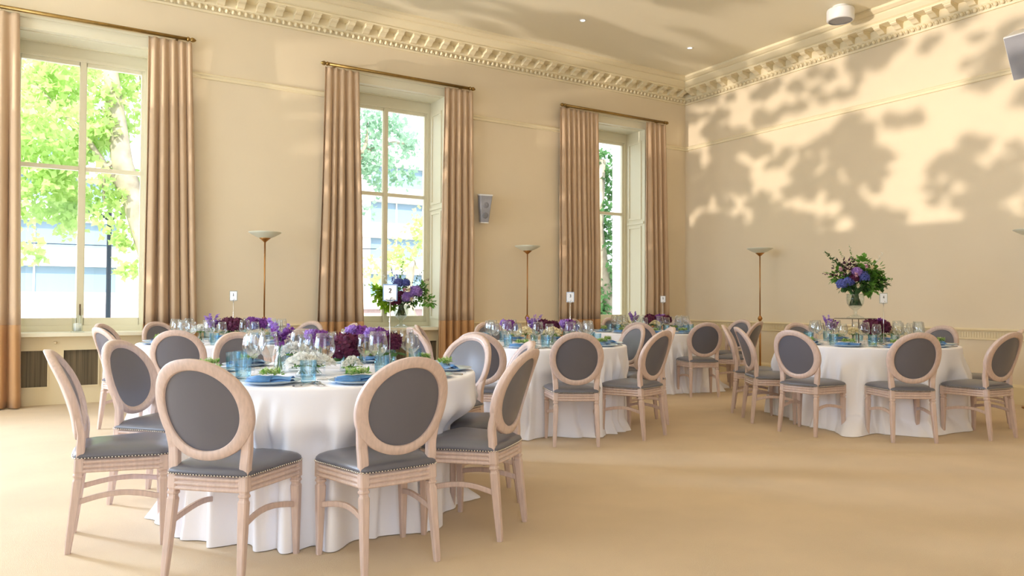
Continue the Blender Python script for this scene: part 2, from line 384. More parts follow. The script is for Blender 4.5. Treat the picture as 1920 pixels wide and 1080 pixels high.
# ------------------------------------------------------------------ curtains and rods
def curtain(label, xt0, xt1, xb0, xb1, seed, group, ztop=4.40, ysh=0):
    rnd = random.Random(seed); NP = max(4, int((xt1-xt0)/.095)); nx = NP*16
    phs = [rnd.uniform(-.35, .35) for _ in range(NP+2)]; amps = [rnd.uniform(.6, 1.25) for _ in range(NP+2)]
    wid = [rnd.uniform(.55, 1.5) for _ in range(NP)]; tot = sum(wid); cum = [0]
    for w_ in wid: cum.append(cum[-1]+w_/tot)
    def warp(t):
        q = t*NP; i_ = min(int(q), NP-1); return cum[i_]+(cum[i_+1]-cum[i_])*(q-i_)
    zb = .93
    def sheet(zs):
        vs = []
        for z in zs:
            g = 1-(z/ztop)
            for i_ in range(nx+1):
                t = i_/nx; q = t*NP; n_ = int(min(q, NP-1e-6))
                ph = 2*PI*q; gw = g**.7
                u = warp(t)*(.4+.6*gw)+t*(.6-.6*gw)
                # sharp pinch pleats at the head, round folds below
                am = (.018+.040*min(1, g*2.2))*(amps[n_]*(1-q+n_)+amps[n_+1]*(q-n_))
                s = math.sin(ph+.5*phs[n_]*math.sin(PI*(q-n_))*g)
                s = s+.28*math.sin(2*ph+n_*1.7)*g
                x = (xt0+(xt1-xt0)*u)*(1-g**1.1)+(xb0+(xb1-xb0)*u)*(g**1.1) + .012*math.sin(ph+1.2)*min(1, g*3)
                y_ = 9.86+ysh+am*s+.012*math.sin(3.1*z+seed)*g
                vs.append((x, min(y_, 9.948), z))
        ny = len(zs)
        fs = [(j*(nx+1)+i_, j*(nx+1)+i_+1, (j+1)*(nx+1)+i_+1, (j+1)*(nx+1)+i_) for j in range(ny-1) for i_ in range(nx)]
        return MB().add(vs, fs)
    root = thing('curtain', label, 'curtain', (0, 0, 0), 0, group)
    zs1 = [ztop-(ztop-zb)*(j/24)**1.3 for j in range(25)]; zs2 = [zb-(zb-.015)*j/8 for j in range(9)]
    o = sheet(zs1).build('drape', M['curtain'], root); o2 = sheet(zs2).build('lower_band', M['band'], root)
    o2['label'] = 'darker golden brown band across the bottom of the curtain'
    for q in (o, o2):
        md = q.modifiers.new('cloth', 'SOLIDIFY'); md.thickness = .006
    return root
CG = 'taupe curtains with golden bottom bands'
curtain('taupe pleated curtain cut by the left edge of the photo', -.98, -.42, -1.0, -.36, 1, CG)
curtain('taupe pleated curtain on the right side of the leftmost window', .875, 1.36, .84, 1.47, 2, CG)
curtain('taupe pleated curtain on the left side of the middle window', 3.04, 3.52, 2.93, 3.63, 3, CG)
curtain('taupe pleated curtain on the right side of the middle window', 4.845, 5.32, 4.77, 5.36, 4, CG)
curtain('taupe pleated curtain on the left side of the window nearest the corner', 6.94, 7.73, 6.95, 7.78, 5, CG)
curtain('taupe pleated curtain closest to the corner, right side of the far window', 8.80, 9.26, 8.79, 9.34, 6, CG)
for i, wx in enumerate(WIN_X):
    root = thing('curtain_rod', 'brass curtain rod with pointed finials above the %s' % ('leftmost window', 'middle window', 'window nearest the corner')[i], 'curtain rod', (wx, 9.85, 4.44), 0, 'brass curtain rods')
    MB().tube([(-1.10, 0, 0), (1.10, 0, 0)], .022, 14).build('pole', M['brass'], root)
    for s in (-1, 1):
        m = MB().lathe([(.0, 0), (.026, .0), (.03, .015), (.022, .03), (.014, .036), (.024, .045), (.03, .06), (.026, .078), (.012, .1), (0, .108)], 14)
        o = m.build('finial', M['brass'], root, (s*1.085, 0, 0)); o.rotation_euler = (0, s*PI/2, 0)
        MB().box(s*.98-.012, s*.98+.012, .0, .13, -.012, .012).build('bracket', M['brass'], root)

# ------------------------------------------------------------------ ceiling fixtures, speakers, lamps
def downlight(x, y, label, power=None):
    root = thing('ceiling_downlight', label, 'ceiling light', (x, y, ZC), 0, 'recessed ceiling spotlights')
    MB().lathe([(.030, 0), (.034, -.006), (.050, -.006), (.052, 0)], 20, cap=False).build('bezel', M['white'], root)
    MB().lathe([(.0, -.002), (.030, -.002)], 20, cap=False).build('lens', M['lamp'], root)
DL = [(6.35, 8.46, 'small lit ceiling spotlight, leftmost of the visible three'), (8.48, 8.48, 'small lit ceiling spotlight near the corner cornice'), (8.77, 6.04, 'small lit ceiling spotlight beside the round ceiling speaker')]
for x, y, l in DL: downlight(x, y, l)
n = 0
for x, pw in ((3.6, 26), (6.35, 54), (8.48, 58)):                        # the grid of downlights' own light
    for y in (-.6, 2.4, 5.4, 8.46):
        light('downlight_glow', 'SPOT', (x, y, ZC-.03), (0, 0, -1), pw, (1, .76, .50), spot_size=2.6, spot_blend=1.0, shadow_soft_size=.35)
root = thing('ceiling_speaker', 'white cylindrical unit with grey face hanging from the ceiling', 'ceiling speaker', (9.02, 6.20, ZC))
MB().lathe([(.10, 0), (.10, -.04), (.17, -.045), (.175, -.06), (.175, -.19), (.165, -.20), (.15, -.20)], 32, cap=False).build('housing', M['white'], root)
MB().lathe([(0, -.192), (.152, -.192)], 32, cap=False).build('grille', M['mesh'], root)

# wall speaker between the middle window and its lamp
root = thing('wall_speaker', 'small grey two-cone loudspeaker on the wall right of the middle window', 'speaker', (5.53, YN-.13, 2.635))
root.rotation_euler = (math.radians(8), 0, math.radians(-12))
m = MB(); n = 6
def taper_box(m, w0, w1, d0, d1, z0, z1):
    vs = [(-w0, -d0, z0), (w0, -d0, z0), (w0, d0, z0), (-w0, d0, z0), (-w1, -d1, z1), (w1, -d1, z1), (w1, d1, z1), (-w1, d1, z1)]
    m.add(vs, [(0, 3, 2, 1), (4, 5, 6, 7), (0, 1, 5, 4), (1, 2, 6, 5), (2, 3, 7, 6), (3, 0, 4, 7)], False)
taper_box(m, .062, .10, .055, .075, -.21, .21); o = m.build('cabinet', M['mesh'], root)
md = o.modifiers.new('b', 'BEVEL'); md.width = .012; md.segments = 2
MB().box(-.10, .10, -.078, .075, .195, .217).build('top_cap', M['white'], root)
MB().box(-.062, .062, -.055, .05, -.22, -.205).build('bottom_cap', M['white'], root)
for z, r in ((.06, .062), (-.10, .055)):
    o = MB().lathe([(0, .004), (r*.3, .010), (r*.85, .0), (r, -.006)], 24, cap=False).build('speaker_cone', mat('cone%g' % z, srgb(120, 120, 126), .5), root, (0, -.066 if z > 0 else -.061, z)); o.rotation_euler = (PI/2, 0, 0)
MB().box(-.02, .02, .05, .125, -.03, .03).build('bracket', M['white'], root)
# big speaker cut by the right edge
root = thing('wall_speaker', 'large white loudspeaker high on the right wall, cut by the frame edge', 'speaker', (9.46, 4.11, 4.10))
root.rotation_euler = (0, math.radians(-27), 0)
m = MB().box(-.14, .14, -.16, .16, -.26, .26); o = m.build('cabinet', M['white'], root)
md = o.modifiers.new('b', 'BEVEL'); md.width = .012; md.segments = 2
MB().box(-.155, -.14, -.145, .145, -.245, .245).build('grille', M['mesh'], root)
MB().box(.13, .34, -.03, .03, -.04, .04).build('bracket', M['iron'], root)

def torchere(root):
    MB().lathe([(.0, 0), (.125, 0), (.13, .008), (.12, .018), (.04, .03), (.016, .05)], 28).build('base', M['bronze'], root)
    MB().lathe([(.0145, .04), (.0145, .94)], 16).build('lower_pole', M['bronze'], root)
    MB().lathe([(.012, .92), (.022, .93), (.022, .937), (.033, .95), (.037, .965), (.033, .98), (.022, .992), (.022, 1.0), (.01, 1.01)], 20).build('ball_joint', M['bronze'], root)
    MB().lathe([(.0095, 1.0), (.0095, 1.955)], 14).build('upper_pole', M['bronze'], root)
    MB().lathe([(.0095, 1.945), (.02, 1.955), (.055, 1.985), (.072, 2.0), (.065, 2.0), (0, 1.99)], 24).build('shade_holder', M['bronze'], root)
    MB().lathe([(.06, 1.995), (.12, 2.022), (.17, 2.05), (.198, 2.068), (.20, 2.074), (.194, 2.072), (.16, 2.052), (.11, 2.025), (.05, 2.004), (0, 2.0)], 40, cap=False).build('lamp_shade', M['shade'], root)
    return root
LP = Proto(torchere(thing('floor_lamp', '', 'floor lamp')))
LG = 'uplighter floor lamps'
LP.put((2.204, 9.57, 0), 0, 'brass uplighter floor lamp with opal bowl left of the middle window', LG)
LP.put((6.153, 9.60, 0), 0, 'brass uplighter floor lamp with opal bowl between the middle and far windows', LG)
LP.put((9.44, 7.92, 0), 0, 'brass uplighter floor lamp with opal bowl standing by the right wall', LG)
LP.put((9.62, 4.15, 0), 0, 'uplighter floor lamp whose bowl just enters at the right edge', LG)

# ------------------------------------------------------------------ the chair
def seat_outline(n=72, inset=0.0):
    """rounded trapezoid with a bowed front; +y is forward"""
    key = [(0, .248), (.10, .245), (.17, .232), (.222, .218), (.245, .19), (.243, .14), (.228, .06), (.214, -.03), (.20, -.11), (.192, -.165), (.175, -.19), (.09, -.198), (0, -.20)]
    pts = key+[(-x, y) for x, y in reversed(key[1:-1])]
    P = []; N = len(pts)
    for i in range(N):
        p0, p1, p2, p3 = (Vector(pts[(i+k_) % N]) for k_ in (-1, 0, 1, 2))
        for j in range(3):
            t = j/3; P.append(.5*((2*p1)+(-p0+p2)*t+(2*p0-5*p1+4*p2-p3)*t*t+(-p0+3*p1-3*p2+p3)*t**3))
    out = []; N = len(P)
    for i in range(N):
        d = (P[(i+1) % N]-P[i-1]).normalized(); nrm = Vector((d.y, -d.x))
        if nrm.dot(P[i]) < 0: nrm = -nrm
        out.append(P[i]-nrm*inset)
    return out
def loft(m, rings, closed_top=True, closed_bottom=True):
    n = len(rings[0]); vs = [v for r in rings for v in r]
    fs = [(j*n+i, j*n+(i+1) % n, (j+1)*n+(i+1) % n, (j+1)*n+i) for j in range(len(rings)-1) for i in range(n)]
    if closed_bottom: fs.append(tuple(reversed(range(n))))
    if closed_top: fs.append(tuple((len(rings)-1)*n+i for i in range(n)))
    m.add(vs, fs)
def back_y(z): return -.165-.155*max(0, (z-.44)/.52)**1.25
BCZ, BRZ, BRX = .735, .225, .228
def bmap(x, z, d):      # d: depth out of the chair back (positive = towards the sitter)
    return (x, back_y(z)+.045*(x/BRX)**2+d, z)
def make_chair(root):
    m = MB(); rings = []                                      # moulded seat rail
    for off, z in ((.016, .376), (.002, .377), (-.002, .382), (-.002, .390), (.007, .393), (.007, .396), (.0, .400), (-.003, .406), (.0, .412), (.008, .415), (.008, .418), (.001, .422), (-.002, .430), (.001, .436), (.009, .438), (.009, .446)):
        rings.append([(p.x, p.y, z) for p in seat_outline(inset=off+.004)])
    loft(m, rings); m.build('seat_rail', M['wood'], root)
    m = MB(); rings = []
    for ins, z in ((.007, .443), (-.001, .447), (-.004, .455), (-.001, .465), (.010, .476), (.035, .487), (.075, .496), (.13, .502), (.17, .504)):
        o_ = seat_outline(inset=min(ins, .001)); k_ = 1-max(0, ins-.001)/.235
        rings.append([(p.x*k_, .02+(p.y-.02)*k_, z) for p in o_])
    loft(m, rings); st = m.build('seat', M['leather'], root)
    m = MB(); o_ = seat_outline(inset=-.005); L = 0; nxt = 0; N = len(o_)
    for i in range(N):
        a, b = o_[i], o_[(i+1) % N]; d = (b-a).length
        while nxt < L+d:
            p = a+(b-a)*((nxt-L)/d); r = .0052
            m.add([(p.x+r, p.y, .449), (p.x, p.y+r, .449), (p.x-r, p.y, .449), (p.x, p.y-r, .449), (p.x, p.y, .449+r), (p.x, p.y, .449-r)],
                  [(0, 1, 4), (1, 2, 4), (2, 3, 4), (3, 0, 4), (1, 0, 5), (2, 1, 5), (3, 2, 5), (0, 3, 5)])
            nxt += .0145
        L += d
    m.build('nail_trim', M['nail'], st)
    # oval frame, flat behind and moulded in front
    m = MB(); NT = 72
    prof = [(.0, -.017), (.003, -.02), (.048, -.02), (.052, -.016), (.054, -.004), (.054, .008), (.048, .014), (.044, .013), (.040, .019), (.020, .023), (.014, .017), (.009, .018), (.003, .012), (.0, .006)]
    vs = []
    for i in range(NT):
        t = 2*PI*i/NT; c, s = math.cos(t), math.sin(t)
        for w, d in prof:
            k_ = 1.0+.05*s*0
            x = (BRX-w)*math.copysign(abs(c)**.96, c); z = BCZ+(BRZ-w*(.95 if s > 0 else .80))*math.copysign(abs(s)**.96, s)
            vs.append(bmap(x, z, d))
    n_ = len(prof)
    m.add(vs, [(i*n_+j, i*n_+(j+1) % n_, ((i+1) % NT)*n_+(j+1) % n_, ((i+1) % NT)*n_+j) for i in range(NT) for j in range(n_)])
    m.build('backrest_frame', M['wood'], root)
    m = MB()
    for side, dome in ((-1, .004), (1, .020)):
        rings = []; NR = 7
        for q in range(NR+1):
            k_ = 1-q/NR*.985; ring = []
            for i in range(48):
                t = 2*PI*i/48; c, s = math.cos(t), math.sin(t)
                x = (BRX-.050)*k_*c; z = BCZ+(BRZ-(.048 if s > 0 else .040))*k_*s
                ring.append(bmap(x, z, side*(.007+dome*(1-k_**3))))
            rings.append(ring)
        loft(m, rings, True, False)
    m.build('backrest_panel', M['leather'], root)
    for sx in (-1, 1):                                        # rear legs run up into the oval
        pts = []; rs = []
        for z, x, y, w, d in ((0, .183, -.212, .013, .013), (.06, .181, -.206, .015, .016), (.20, .176, -.190, .018, .019), (.335, .171, -.176, .0205, .021), (.345, .171, -.175, .016, .017), (.353, .171, -.174, .016, .017), (.358, .171, -.173, .021, .022), (.366, .171, -.173, .021, .022), (.370, .171, -.172, .017, .018), (.376, .171, -.172, .017, .018), (.384, .171, -.171, .022, .022), (.44, .170, -.168, .022, .022)):
            pts.append((sx*x, y, z)); rs.append((w, d))
        for z, x, w in ((.47, .1705, .022), (.50, .172, .022), (.53, .174, .022), (.56, .1765, .022), (.59, .1795, .022), (.615, .1835, .022), (.64, .188, .0215), (.665, .192, .0215), (.69, .1965, .020)):
            k_ = min(1, (z-.44)/.14); k_ = k_*k_*(3-2*k_)
            pts.append((sx*x, (-.168 if z < .48 else back_y(z))+.045*((x+.008*k_)/BRX)**2*k_, z)); rs.append((w, .0185 if z < .55 else .0175 if z < .6 else .015 if z < .62 else .0115 if z < .65 else .009))
        m = MB(); m.tube(pts, rs, 8, False, RSEC, upv=(1, 0, 0)); m.build('leg', M['wood'], root)
        pts = []; rs = []
        for z, w in ((0, .012), (.06, .014), (.20, .018), (.325, .0215), (.333, .017), (.341, .017), (.346, .022), (.354, .022), (.358, .018), (.364, .018), (.370, .0235), (.443, .0235)):
            pts.append((sx*(.218+.006*(1-z/.44)), .195, z)); rs.append((w, w))
        m = MB(); m.tube(pts, rs, 8, False, RSEC, upv=(1, 0, 0)); m.build('leg', M['wood'], root)
        pts = []
        for q in range(9):
            t = q/8; pts.append((sx*(.218+(.175-.218)*t-.022*math.sin(PI*t)), .19-.375*t, .235+.030*math.sin(PI*t)))
        m = MB(); m.tube(pts, [(.013, .008)]*9, 8, False, RSEC, upv=(0, 0, 1)); m.build('stretcher', M['wood'], root)
    return root
CH = Proto(make_chair(thing('dining_chair', '', 'chair')))
def chair(rx, ry, dx, dy, label, tb):
    """rx, ry: the point between the rear feet; dx, dy: where it faces"""
    L = math.hypot(dx, dy); dx, dy = dx/L, dy/L
    CH.put((rx+.212*dx, ry+.212*dy, 0), math.atan2(-dx, dy), label, 'oval-backed chairs around table '+tb)
O = 'oval-backed limed wood chair with grey leather, '
CHAIRS = [
 # table 2, the nearest
 (.065, 4.29, 1, -.08, 'seen side-on at the far left of table 2', '2'),
 (.54, 3.42, .68, .73, 'turned back to the viewer, nearest on the left of table 2', '2'),
 (1.33, 3.11, -.09, 1, 'turned back to the viewer, nearest on the right of table 2', '2'),
 (2.05, 3.33, -.61, .79, 'facing left, nearest on the right side of table 2', '2'),
 (2.44, 3.95, -.93, .36, 'almost hidden behind the nearest right-hand chair of table 2', '2'),
 (2.62, 4.94, -.93, -.40, 'with shining pale front at the right rim of table 2', '2'),
 (.385, 5.12, .77, -.63, 'with dark front panel, behind the side-on chair of table 2', '2'),
 (1.22, 6.02, .15, -.99, 'facing the viewer beyond wine glasses left on table 2', '2'),
 # table 1
 (.87, 6.85, .35, .93, 'back to the viewer, pale panel, nearest chair of table 1', '1'),
 (1.85, 6.72, -.15, .98, 'back to the viewer, right of the pale one at table 1', '1'),
 (.40, 7.76, .9, .35, 'at the left of table 1, in front of the radiator grille', '1'),
 (.47, 9.02, .87, -.5, 'with dark top showing under the window sill by table 1', '1'),
 (1.02, 9.50, .45, -.9, 'facing the viewer, far left of table 1 by the curtain', '1'),
 (2.66, 9.25, -.8, -.6, 'facing the viewer, far right of table 1 by the curtain', '1'),
 (2.80, 8.22, -1, .05, 'right side of table 1, mostly behind table 2 flowers', '1'),
 (2.50, 7.20, -.6, .8, 'facing away at the near right of table 1', '1'),
 # table 3
 (2.98, 5.38, .72, .70, 'just behind the shining-front one, near left of table 3', '3'),
 (3.69, 4.99, .5, .86, 'with its round back square to the viewer, nearest of table 3', '3'),
 (4.54, 4.97, -.30, .95, 'facing away and left at the near right of table 3', '3'),
 (5.22, 5.61, -.9, .43, 'hidden behind the near right chair of table 3', '3'),
 (5.52, 6.44, -.98, .1, 'with greenish front, at the right rim of table 3', '3'),
 (2.98, 6.55, .98, -.05, 'left of table 3, its edge cut against the window', '3'),
 (3.32, 7.15, .85, -.5, 'second behind at the left of table 3 beside the curtain', '3'),
 (4.50, 7.85, -.05, -1, 'with brown-shaded front, at the far side of table 3', '3'),
 # table 5
 (6.26, 7.15, .72, .69, 'with dark back half hidden, near left of table 5', '5'),
 (7.05, 6.79, .45, .89, 'with dark back to the viewer, nearest of table 5', '5'),
 (8.05, 6.88, -.34, .94, 'showing a thin edge, near right of table 5', '5'),
 (8.72, 7.72, -.93, -.05, 'at the right of table 5 before the right wall', '5'),
 (8.72, 8.95, -.9, -.45, 'at the far right of table 5 under the corner', '5'),
 (7.70, 9.42, -.05, -1, 'at the far side of table 5 below the window', '5'),
 (6.82, 9.12, .6, -.75, 'at the far left of table 5 against the curtain', '5'),
 # table 4
 (6.04, 5.235, .82, -.57, 'seen from behind at the left of table 4', '4'),
 (6.44, 5.78, .62, -.78, 'hidden behind the leftmost chair of table 4', '4'),
 (5.80, 4.45, .98, .10, 'blue-shining back to the viewer, front left of table 4', '4'),
 (6.318, 3.651, .56, .83, 'back to the viewer in the middle of table 4', '4'),
 (7.185, 3.349, .10, .99, 'at the near right of table 4 by the frame edge', '4'),
 (8.02, 3.68, -.45, .89, 'hidden behind the near right one of table 4', '4'),
 (8.55, 4.66, -1, .05, 'facing the viewer at the far right of table 4', '4'),
 (7.96, 6.05, -.4, -.92, 'with top arc showing at the far side of table 4', '4'),
]
for rx, ry, dx, dy, l, tb in CHAIRS: chair(rx, ry, dx, dy, 'oval-backed grey chair '+l, tb)

# ------------------------------------------------------------------ tables and cloths
TH = .785
TABLES = {'1': (1.50, 8.0), '2': (1.385, 4.345), '3': (4.12, 6.20), '4': (7.19, 4.67), '5': (7.30, 8.10)}
TDESC = {'1': 'left rear table 1', '2': 'nearest table 2', '3': 'middle table 3', '4': 'right-hand table 4', '5': 'far corner table 5'}
R = .868
def cloth(seed, tb):
    rnd = random.Random(seed); NA = 640; m = MB(); rings = []; cx, cyy = TABLES[tb]
    near = []
    for rx, ry, dx, dy, _, t_ in CHAIRS:
        if t_ == tb:
            L = math.hypot(dx, dy); near.append((rx+.212*dx/L-cx, ry+.212*dy/L-cyy, dx/L, dy/L))
    folds = []; a = 0
    while a < 2*PI:
        w = rnd.choice((.11, .15, .2, .3, .42)); folds.append((a, w, rnd.uniform(.45, 1.2)*(.6+w*1.4), rnd.uniform(.25, .75), rnd.uniform(0, .2), rnd.uniform(-.15, .15))); a += w
    sc_ = 2*PI/a; folds = [(f_[0]*sc_, f_[1]*sc_)+f_[2:] for f_ in folds]
    def fold(t, g):
        best = 0
        for a_, w_, h_, s_, g0, sl in folds:
            if g <= g0*.6: continue
            q = ((t-sl*g-a_) % (2*PI))/w_
            if q < 1:
                q = q/s_*.5 if q < s_ else .5+(q-s_)/(1-s_)*.5
                best = max(best, h_*math.sin(PI*q)**2.6*min(1, (g-g0*.6)/.3))
        return best
    ridges = [(rnd.uniform(0, 2*PI), rnd.uniform(.03, .06), rnd.uniform(.025, .07), rnd.uniform(.02, .3), rnd.uniform(-.1, .1)) for _ in range(24)]
    if tb == '2': ridges += [(math.radians(213), .05, .075, .02, .03), (math.radians(231), .045, .075, .03, -.03)]
    def ridge(t, g):
        s = 0
        for a_, w_, h_, g0, sl in ridges:
            if g > g0:
                d = abs((t-a_-sl*g+PI) % (2*PI)-PI); e_ = min(1, (g-g0)/.25); s = max(s, h_*e_*math.exp(-(d/(w_*(.7+.6*g)))**2))
        return s
    pool = [(rnd.uniform(0, 2*PI), rnd.uniform(.03, .09), rnd.uniform(.09, .2)) for _ in range(14)]
    def pooled(t):
        s = 0
        for a_, h_, w_ in pool:
            d = abs((t-a_+PI) % (2*PI)-PI); s += h_*math.exp(-(d/w_)**2)
        return s
    for r in (0.001, .3, .6, R-.05, R-.035, R-.016): rings.append([(r*math.cos(2*PI*i/NA), r*math.sin(2*PI*i/NA), TH) for i in range(NA)])
    for q in range(1, 5):
        a_ = PI/2*q/4; rings.append([((R-.016+.016*math.sin(a_))*math.cos(2*PI*i/NA), (R-.016+.016*math.sin(a_))*math.sin(2*PI*i/NA), TH-.016*(1-math.cos(a_))) for i in range(NA)])
    NZ = 30; lims = []
    for i in range(NA):                                       # how far out the skirt may hang before it meets a chair
        t = 2*PI*i/NA; c, s_ = math.cos(t), math.sin(t); lim = 1.4
        for px_, py_, fx, fy in near:
            if px_*c+py_*s_ < 0: continue
            for rr in range(12):
                q = .50+rr*.04
                lx = (q*c-px_)*(-fy)+(q*s_-py_)*fx; ly = (q*c-px_)*fx+(q*s_-py_)*fy
                if abs(lx) < .262 and -.3 < ly < .26: lim = min(lim, q-.04); break
        lims.append(min(lim, R+.075))
    K = 12; lims = [min(lims[(i+k_) % NA] for k_ in range(-5, 6)) for i in range(NA)]
    for _ in range(3): lims = [sum(lims[(i+k_) % NA] for k_ in range(-K, K+1))/(2*K+1) for i in range(NA)]
    for j in range(1, NZ+1):
        g = j/NZ; ring = []
        for i in range(NA):
            t = 2*PI*i/NA; f = fold(t, g)
            rd = ridge(t, g); r = R+.002+(.09*(g**.55))*f+rd-.015*g+.06*g*g
            z = (TH-.016)*(1-g)+.004
            if z < .62:                                       # the skirt is held back by the chairs standing against it
                k_ = min(1, (.62-z)/.14); k_ = k_*k_*(3-2*k_); r = r*(1-k_)+min(r, lims[i]+.08*f+rd)*k_
            if g > .88: r += pooled(t)*((g-.88)/.12)**1.3
            if g > .8: z += min(.05, pooled(t)*.5)*abs(math.sin(9*t+seed*2+3*g))*math.sin(PI*(g-.8)/.2)
            if tb == '2':                                     # tucked in between the two nearest left-hand chairs
                q = max(0, 1-abs(math.degrees(t)-196)/32); r = r*(1-min(1, q*2))+min(r, .90)*min(1, q*2)
            ring.append((r*math.cos(t), r*math.sin(t), z))
        rings.append(ring)
    loft(m, rings, False, True)
    return m
for k_, (cx, cyy) in TABLES.items():
    o = cloth(int(k_)*3+1, k_).build('tablecloth', M['cloth']); o.location = (cx, cyy, 0)
    tag(o, 'floor-length white tablecloth falling in folds over '+TDESC[k_], 'tablecloth', 'white floor-length tablecloths')
    root = thing('banquet_table', 'round banquet table under the white cloth, '+TDESC[k_], 'table', (cx, cyy, 0), 0, 'round banquet tables')
    MB().lathe([(0, .75), (.835, .75), (.84, .765), (.835, .778), (0, .778)], 64).build('tabletop', M['wood'], root)
    for q in range(4):
        a = PI/4+q*PI/2; MB().tube([(.5*math.cos(a), .5*math.sin(a), 0), (.5*math.cos(a), +.5*math.sin(a), .75)], .018, 10).build('leg', M['iron'], root)

# ------------------------------------------------------------------ tableware prototypes
TZ = TH+.001
def wine(root, s=1.0):
    out = [(.0, 0), (.036, 0), (.0365, .0018), (.02, .005), (.006, .010), (.0042, .02), (.004, .085), (.006, .094), (.020, .103), (.038, .118), (.050, .136), (.0545, .152), (.053, .172), (.047, .205), (.0415, .235)]
    inn = [(.0403, .235), (.0458, .205), (.0518, .172), (.0532, .152), (.0485, .137), (.037, .120), (.018, .106), (0, .102)]
    foot = [p for p in out if p[1] <= .094]; bowl = [p for p in out if p[1] >= .094]+inn
    MB().lathe([(r*s, z*s) for r, z in bowl], 28, cap=False).build('bowl', M['glass'], root)
    MB().lathe([(r*s, z*s) for r, z in foot], 20, cap=False).build('stem', M['glass'], root)
    return root
def tumbler(root):
    fl = lambda i: .05*abs(math.cos(i*PI/6))
    MB().lathe([(0, .002), (.030, .0), (.035, .006), (.038, .04), (.0405, .112)], 120, flute=fl, cap=False).build('ribbed_wall', M['blue'], root)
    MB().lathe([(.037, .112), (.0345, .04), (.030, .014), (0, .012)], 40, cap=False).build('inner_wall', M['blue'], root)
    return root
def plate(root):
    MB().lathe([(0, .004), (.085, .003), (.09, .0), (.10, .004), (.148, .017), (.150, .019), (.147, .020), (.10, .010), (.088, .007), (0, .007)], 48, cap=False).build('dish', M['plate'], root)
    return root
def napkin_mesh():
    m = MB(); nx_, ny_ = 26, 12
    def surf(u, v, lay):
        x = (u-.5)*.235; y = (v-.5)*.085*(1-.35*u)
        z = .012+.012*lay+.014*math.sin(PI*v)*(.5+.8*u)+.004*math.sin(9*u+4*v+lay)
        return (x, y+.012*math.sin(3*u), z)
    for lay in (0, 1):
        vs = [surf(i/nx_, j/ny_, lay) for j in range(ny_+1) for i in range(nx_+1)]
        m.add(vs, [(j*(nx_+1)+i, j*(nx_+1)+i+1, (j+1)*(nx_+1)+i+1, (j+1)*(nx_+1)+i) for j in range(ny_) for i in range(nx_)])
    # the rolled, folded end
    for k_ in range(3):
        m.tube([(-.115+.004*k_, -.040+.012*k_, .012+.008*k_), (-.06, -.036+.010*k_, .015+.009*k_), (.01, -.030+.008*k_, .017+.008*k_)], [(.008, .012), (.010, .013), (.006, .008)], 10)
    return m
def leaf_fan(m, p, d, L, w, n=1):
    """one pointed, creased leaf"""
    d = Vector(d).normalized(); s = d.cross(Vector((random.uniform(-.5, .5), random.uniform(-.5, .5), 1))).normalized(); nn = s.cross(d)
    p = Vector(p); a = p+d*L*.5+s*w*.5-nn*w*.15; b = p+d*L*.5-s*w*.5-nn*w*.15; t = p+d*L-nn*L*.15; c = p+d*L*.5
    m.add([p, a, t, b, c], [(0, 1, 4), (1, 2, 4), (0, 4, 3), (4, 2, 3)])
def rdir(r=random, zmin=-1):
    while 1:
        v = Vector((r.uniform(-1, 1), r.uniform(-1, 1), r.uniform(-1, 1)))
        if .05 < v.length < 1:
            v.normalize()
            if v.z >= zmin: return v
def bloom(root, c, r, mt, name='bloom', n=90, petal=.32, squash=.85):
    n = int(n*1.5); petal = petal*1.15
    """a domed head of four-petalled florets"""
    m = MB(); c = Vector(c)
    for i in range(n):
        z = 1-1.75*(i+.5)/n; t = i*2.39996; rr = math.sqrt(max(0, 1-z*z)); d = Vector((rr*math.cos(t), rr*math.sin(t), z))
        p = c+Vector((d.x, d.y, d.z*squash))*r*random.uniform(.72, 1.06); s = d.cross(Vector((.3, .2, 1))).normalized(); u = d.cross(s)
        a0 = random.uniform(0, PI); L = r*petal*random.uniform(.8, 1.15)
        for q in range(4):
            a = a0+q*PI/2; e = s*math.cos(a)+u*math.sin(a); f = s*math.cos(a+.7)+u*math.sin(a+.7); g = s*math.cos(a-.7)+u*math.sin(a-.7)
            m.add([p, p+f*L*.62+d*L*.12, p+e*L+d*L*random.uniform(-.1, .75), p+g*L*.62+d*L*.12], [(0, 1, 2), (0, 2, 3)])
    m.lathe([(r*.66*math.cos(a), r*.66*squash*math.sin(a)) for a in [-PI/2+PI*q/8 for q in range(9)]], 14, c, cap=False)
    return m.build(name, mt, root)
def spike(root, base, tip, mt, n=36, w=.022, L=.03, name='bloom'):
    m = MB(); b = Vector(base); t = Vector(tip)
    for i in range(n):
        k_ = .25+.75*i/n; p = b+(t-b)*k_; d = rdir()
        leaf_fan(m, p, d+Vector((0, 0, .5)), L*(1.25-k_*.7), w*(1.2-k_*.6))
    return m.build(name, mt, root)
def daisy(root, c, r, mt, n=12, layers=3, d0=(0, 0, 1), name='bloom'):
    m = MB(); d0 = Vector(d0).normalized(); s = d0.cross(Vector((.9, .3, .2))).normalized(); u = d0.cross(s); c = Vector(c)
    for l in range(layers):
        for i in range(n):
            a = 2*PI*i/n+l*.4; e = s*math.cos(a)+u*math.sin(a); leaf_fan(m, c, e*(1-l*.25)+d0*(.25+.35*l), r*(1-l*.16), r*.42)
    return m.build(name, mt, root)
